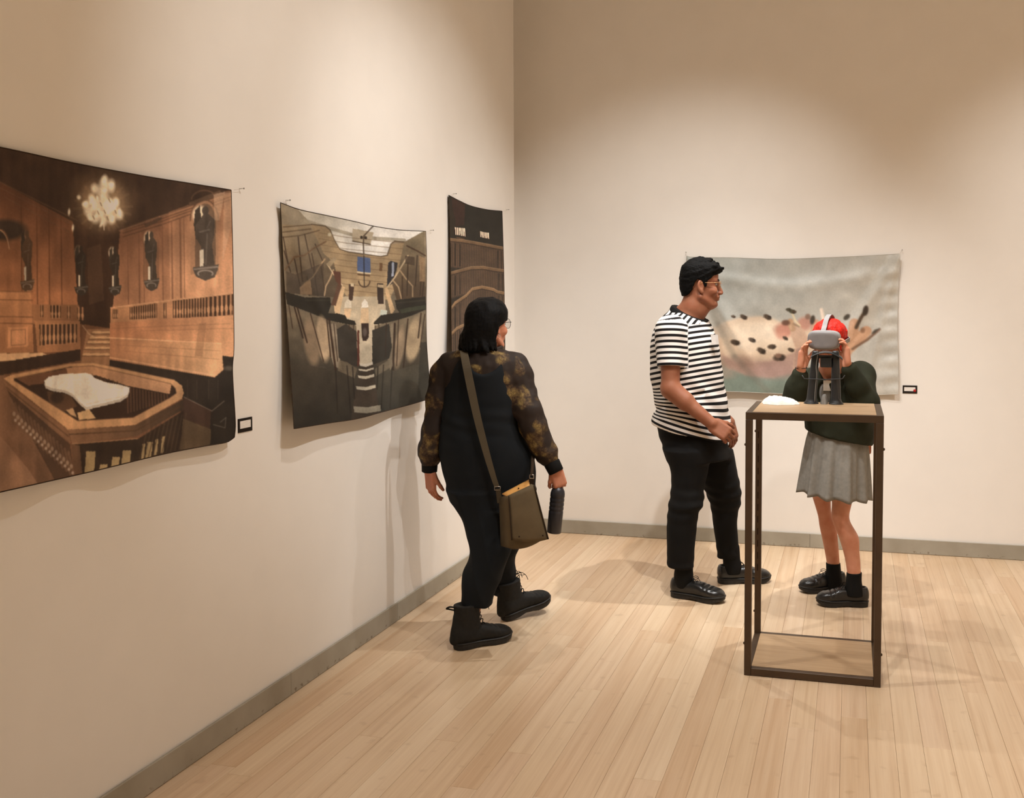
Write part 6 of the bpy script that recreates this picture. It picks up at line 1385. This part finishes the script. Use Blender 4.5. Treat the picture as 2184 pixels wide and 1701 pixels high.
# ------------------------------------------------------------------ the headset
def build_headset():
    L, R, O = HS['L'], HS['R'], HS['O']; c = at(1754.5, 725.5, 4.868)
    hs = empty('headset', tuple(c), 'grey virtual reality headset held to the red-haired person\'s face', 'headset')
    Rh = R @ roty(math.radians(-2)); loc = lambda x, y, z: c + Rh @ np.array([x, y, z])
    def shell(name, secs, mat, p=3.6, n=48):
        V, Q = [], []
        for x, hw, hh, zo in secs:
            for k_ in range(n):
                a = 2 * math.pi * k_ / n; ca, sa = math.cos(a), math.sin(a); r = (abs(ca) ** p + abs(sa) ** p) ** (-1 / p); y = hw * r * ca; V.append(loc(x - 3.0 * y * y * (1 if x > -.03 else .4), y, zo + hh * r * sa))
        for i in range(len(secs) - 1):
            for k_ in range(n): Q.append((i * n + k_, i * n + (k_ + 1) % n, (i + 1) * n + (k_ + 1) % n, (i + 1) * n + k_))
        for e, i in ((0, 0), (1, len(secs) - 1)):
            V.append(loc(secs[i][0], 0, secs[i][3])); q = len(V) - 1
            for k_ in range(n): Q.append((q, i * n + (k_ + 1) % n, i * n + k_) if e == 0 else (q, i * n + k_, i * n + (k_ + 1) % n))
        return keep(quads_obj(name, V, Q, mat, None, True), hs)
    shell('front_plate', [(.018, .040, .026, 0), (.0175, .066, .036, 0), (.015, .0735, .0415, 0), (.011, .0755, .0435, 0), (.006, .0755, .0435, 0)], M_shell)
    shell('housing', [(.007, .0765, .0445, 0), (.004, .0790, .0465, 0), (-.020, .0800, .0480, 0), (-.040, .0770, .0470, -.001)], M_shell2)
    shell('face_foam', [(-.040, .0740, .0450, -.001), (-.060, .0700, .0450, -.003), (-.074, .0660, .0440, -.004)], M_foam)
    s = HS['s']
    top = [loc(-.012, 0, .046), loc(-.030, 0, .060)] + [O + R @ (np.array(q) * s) for q in ((.090, 0, .106), (.052, 0, .138), (.0, 0, .156), (-.05, 0, .146), (-.102, 0, .100), (-.124, 0, .045))]
    ribbon('top_strap', top, [.024] * 8, [R[:, 1]] * 8, M_shell2, hs, .004, 50)
    for sy in (-1, 1):
        pts = [loc(-.022, sy * .080, .0)] + [O + R @ (np.array(q) * s) for q in ((.045, sy * .094, .018), (.0, sy * .100, .020), (-.05, sy * .096, .020), (-.095, sy * .060, .024), (-.120, sy * .0, .030))]
        ribbon('side_strap', pts, [.020] * 6, [R[:, 2]] * 6, M_shell2, hs, .004, 36)
build_headset()

# ------------------------------------------------------------------ small bag behind the hip
def build_pouch():
    root = empty('shoulder_pouch', tuple(at(1853, 965, 5.24)), 'small tan leather pouch on a black strap behind the grey skirt', 'pouch')
    f = Field(at(1836, 990, 5.28) - .03, at(1866, 930, 5.28) + .05, .004); c = at(1850, 952, 5.26); f.slab(c, np.eye(3), (.020, .035, .040), .012, .004); solid_mesh('pouch_body', f, solid('tan_hide', (176, 112, 82), .5, .4, var=.1), root)
    ribbon('strap', [at(1851, 938, 5.26), at(1861, 922, 5.25), at(1860, 905, 5.24), at(1853, 880, 5.25), at(1835, 830, 5.30)], [.014] * 5, [RT] * 5, M_foam, root, .003, 20)
    rc = at(1861, 922, 5.245); keep(tube('ring', [rc + RT * .006 * math.cos(a) + np.array([0, 0, .010 * math.sin(a)]) for a in np.linspace(0, 2 * math.pi, 14, endpoint=False)], .0016, M_steel, None, 6, True), root)
build_pouch()
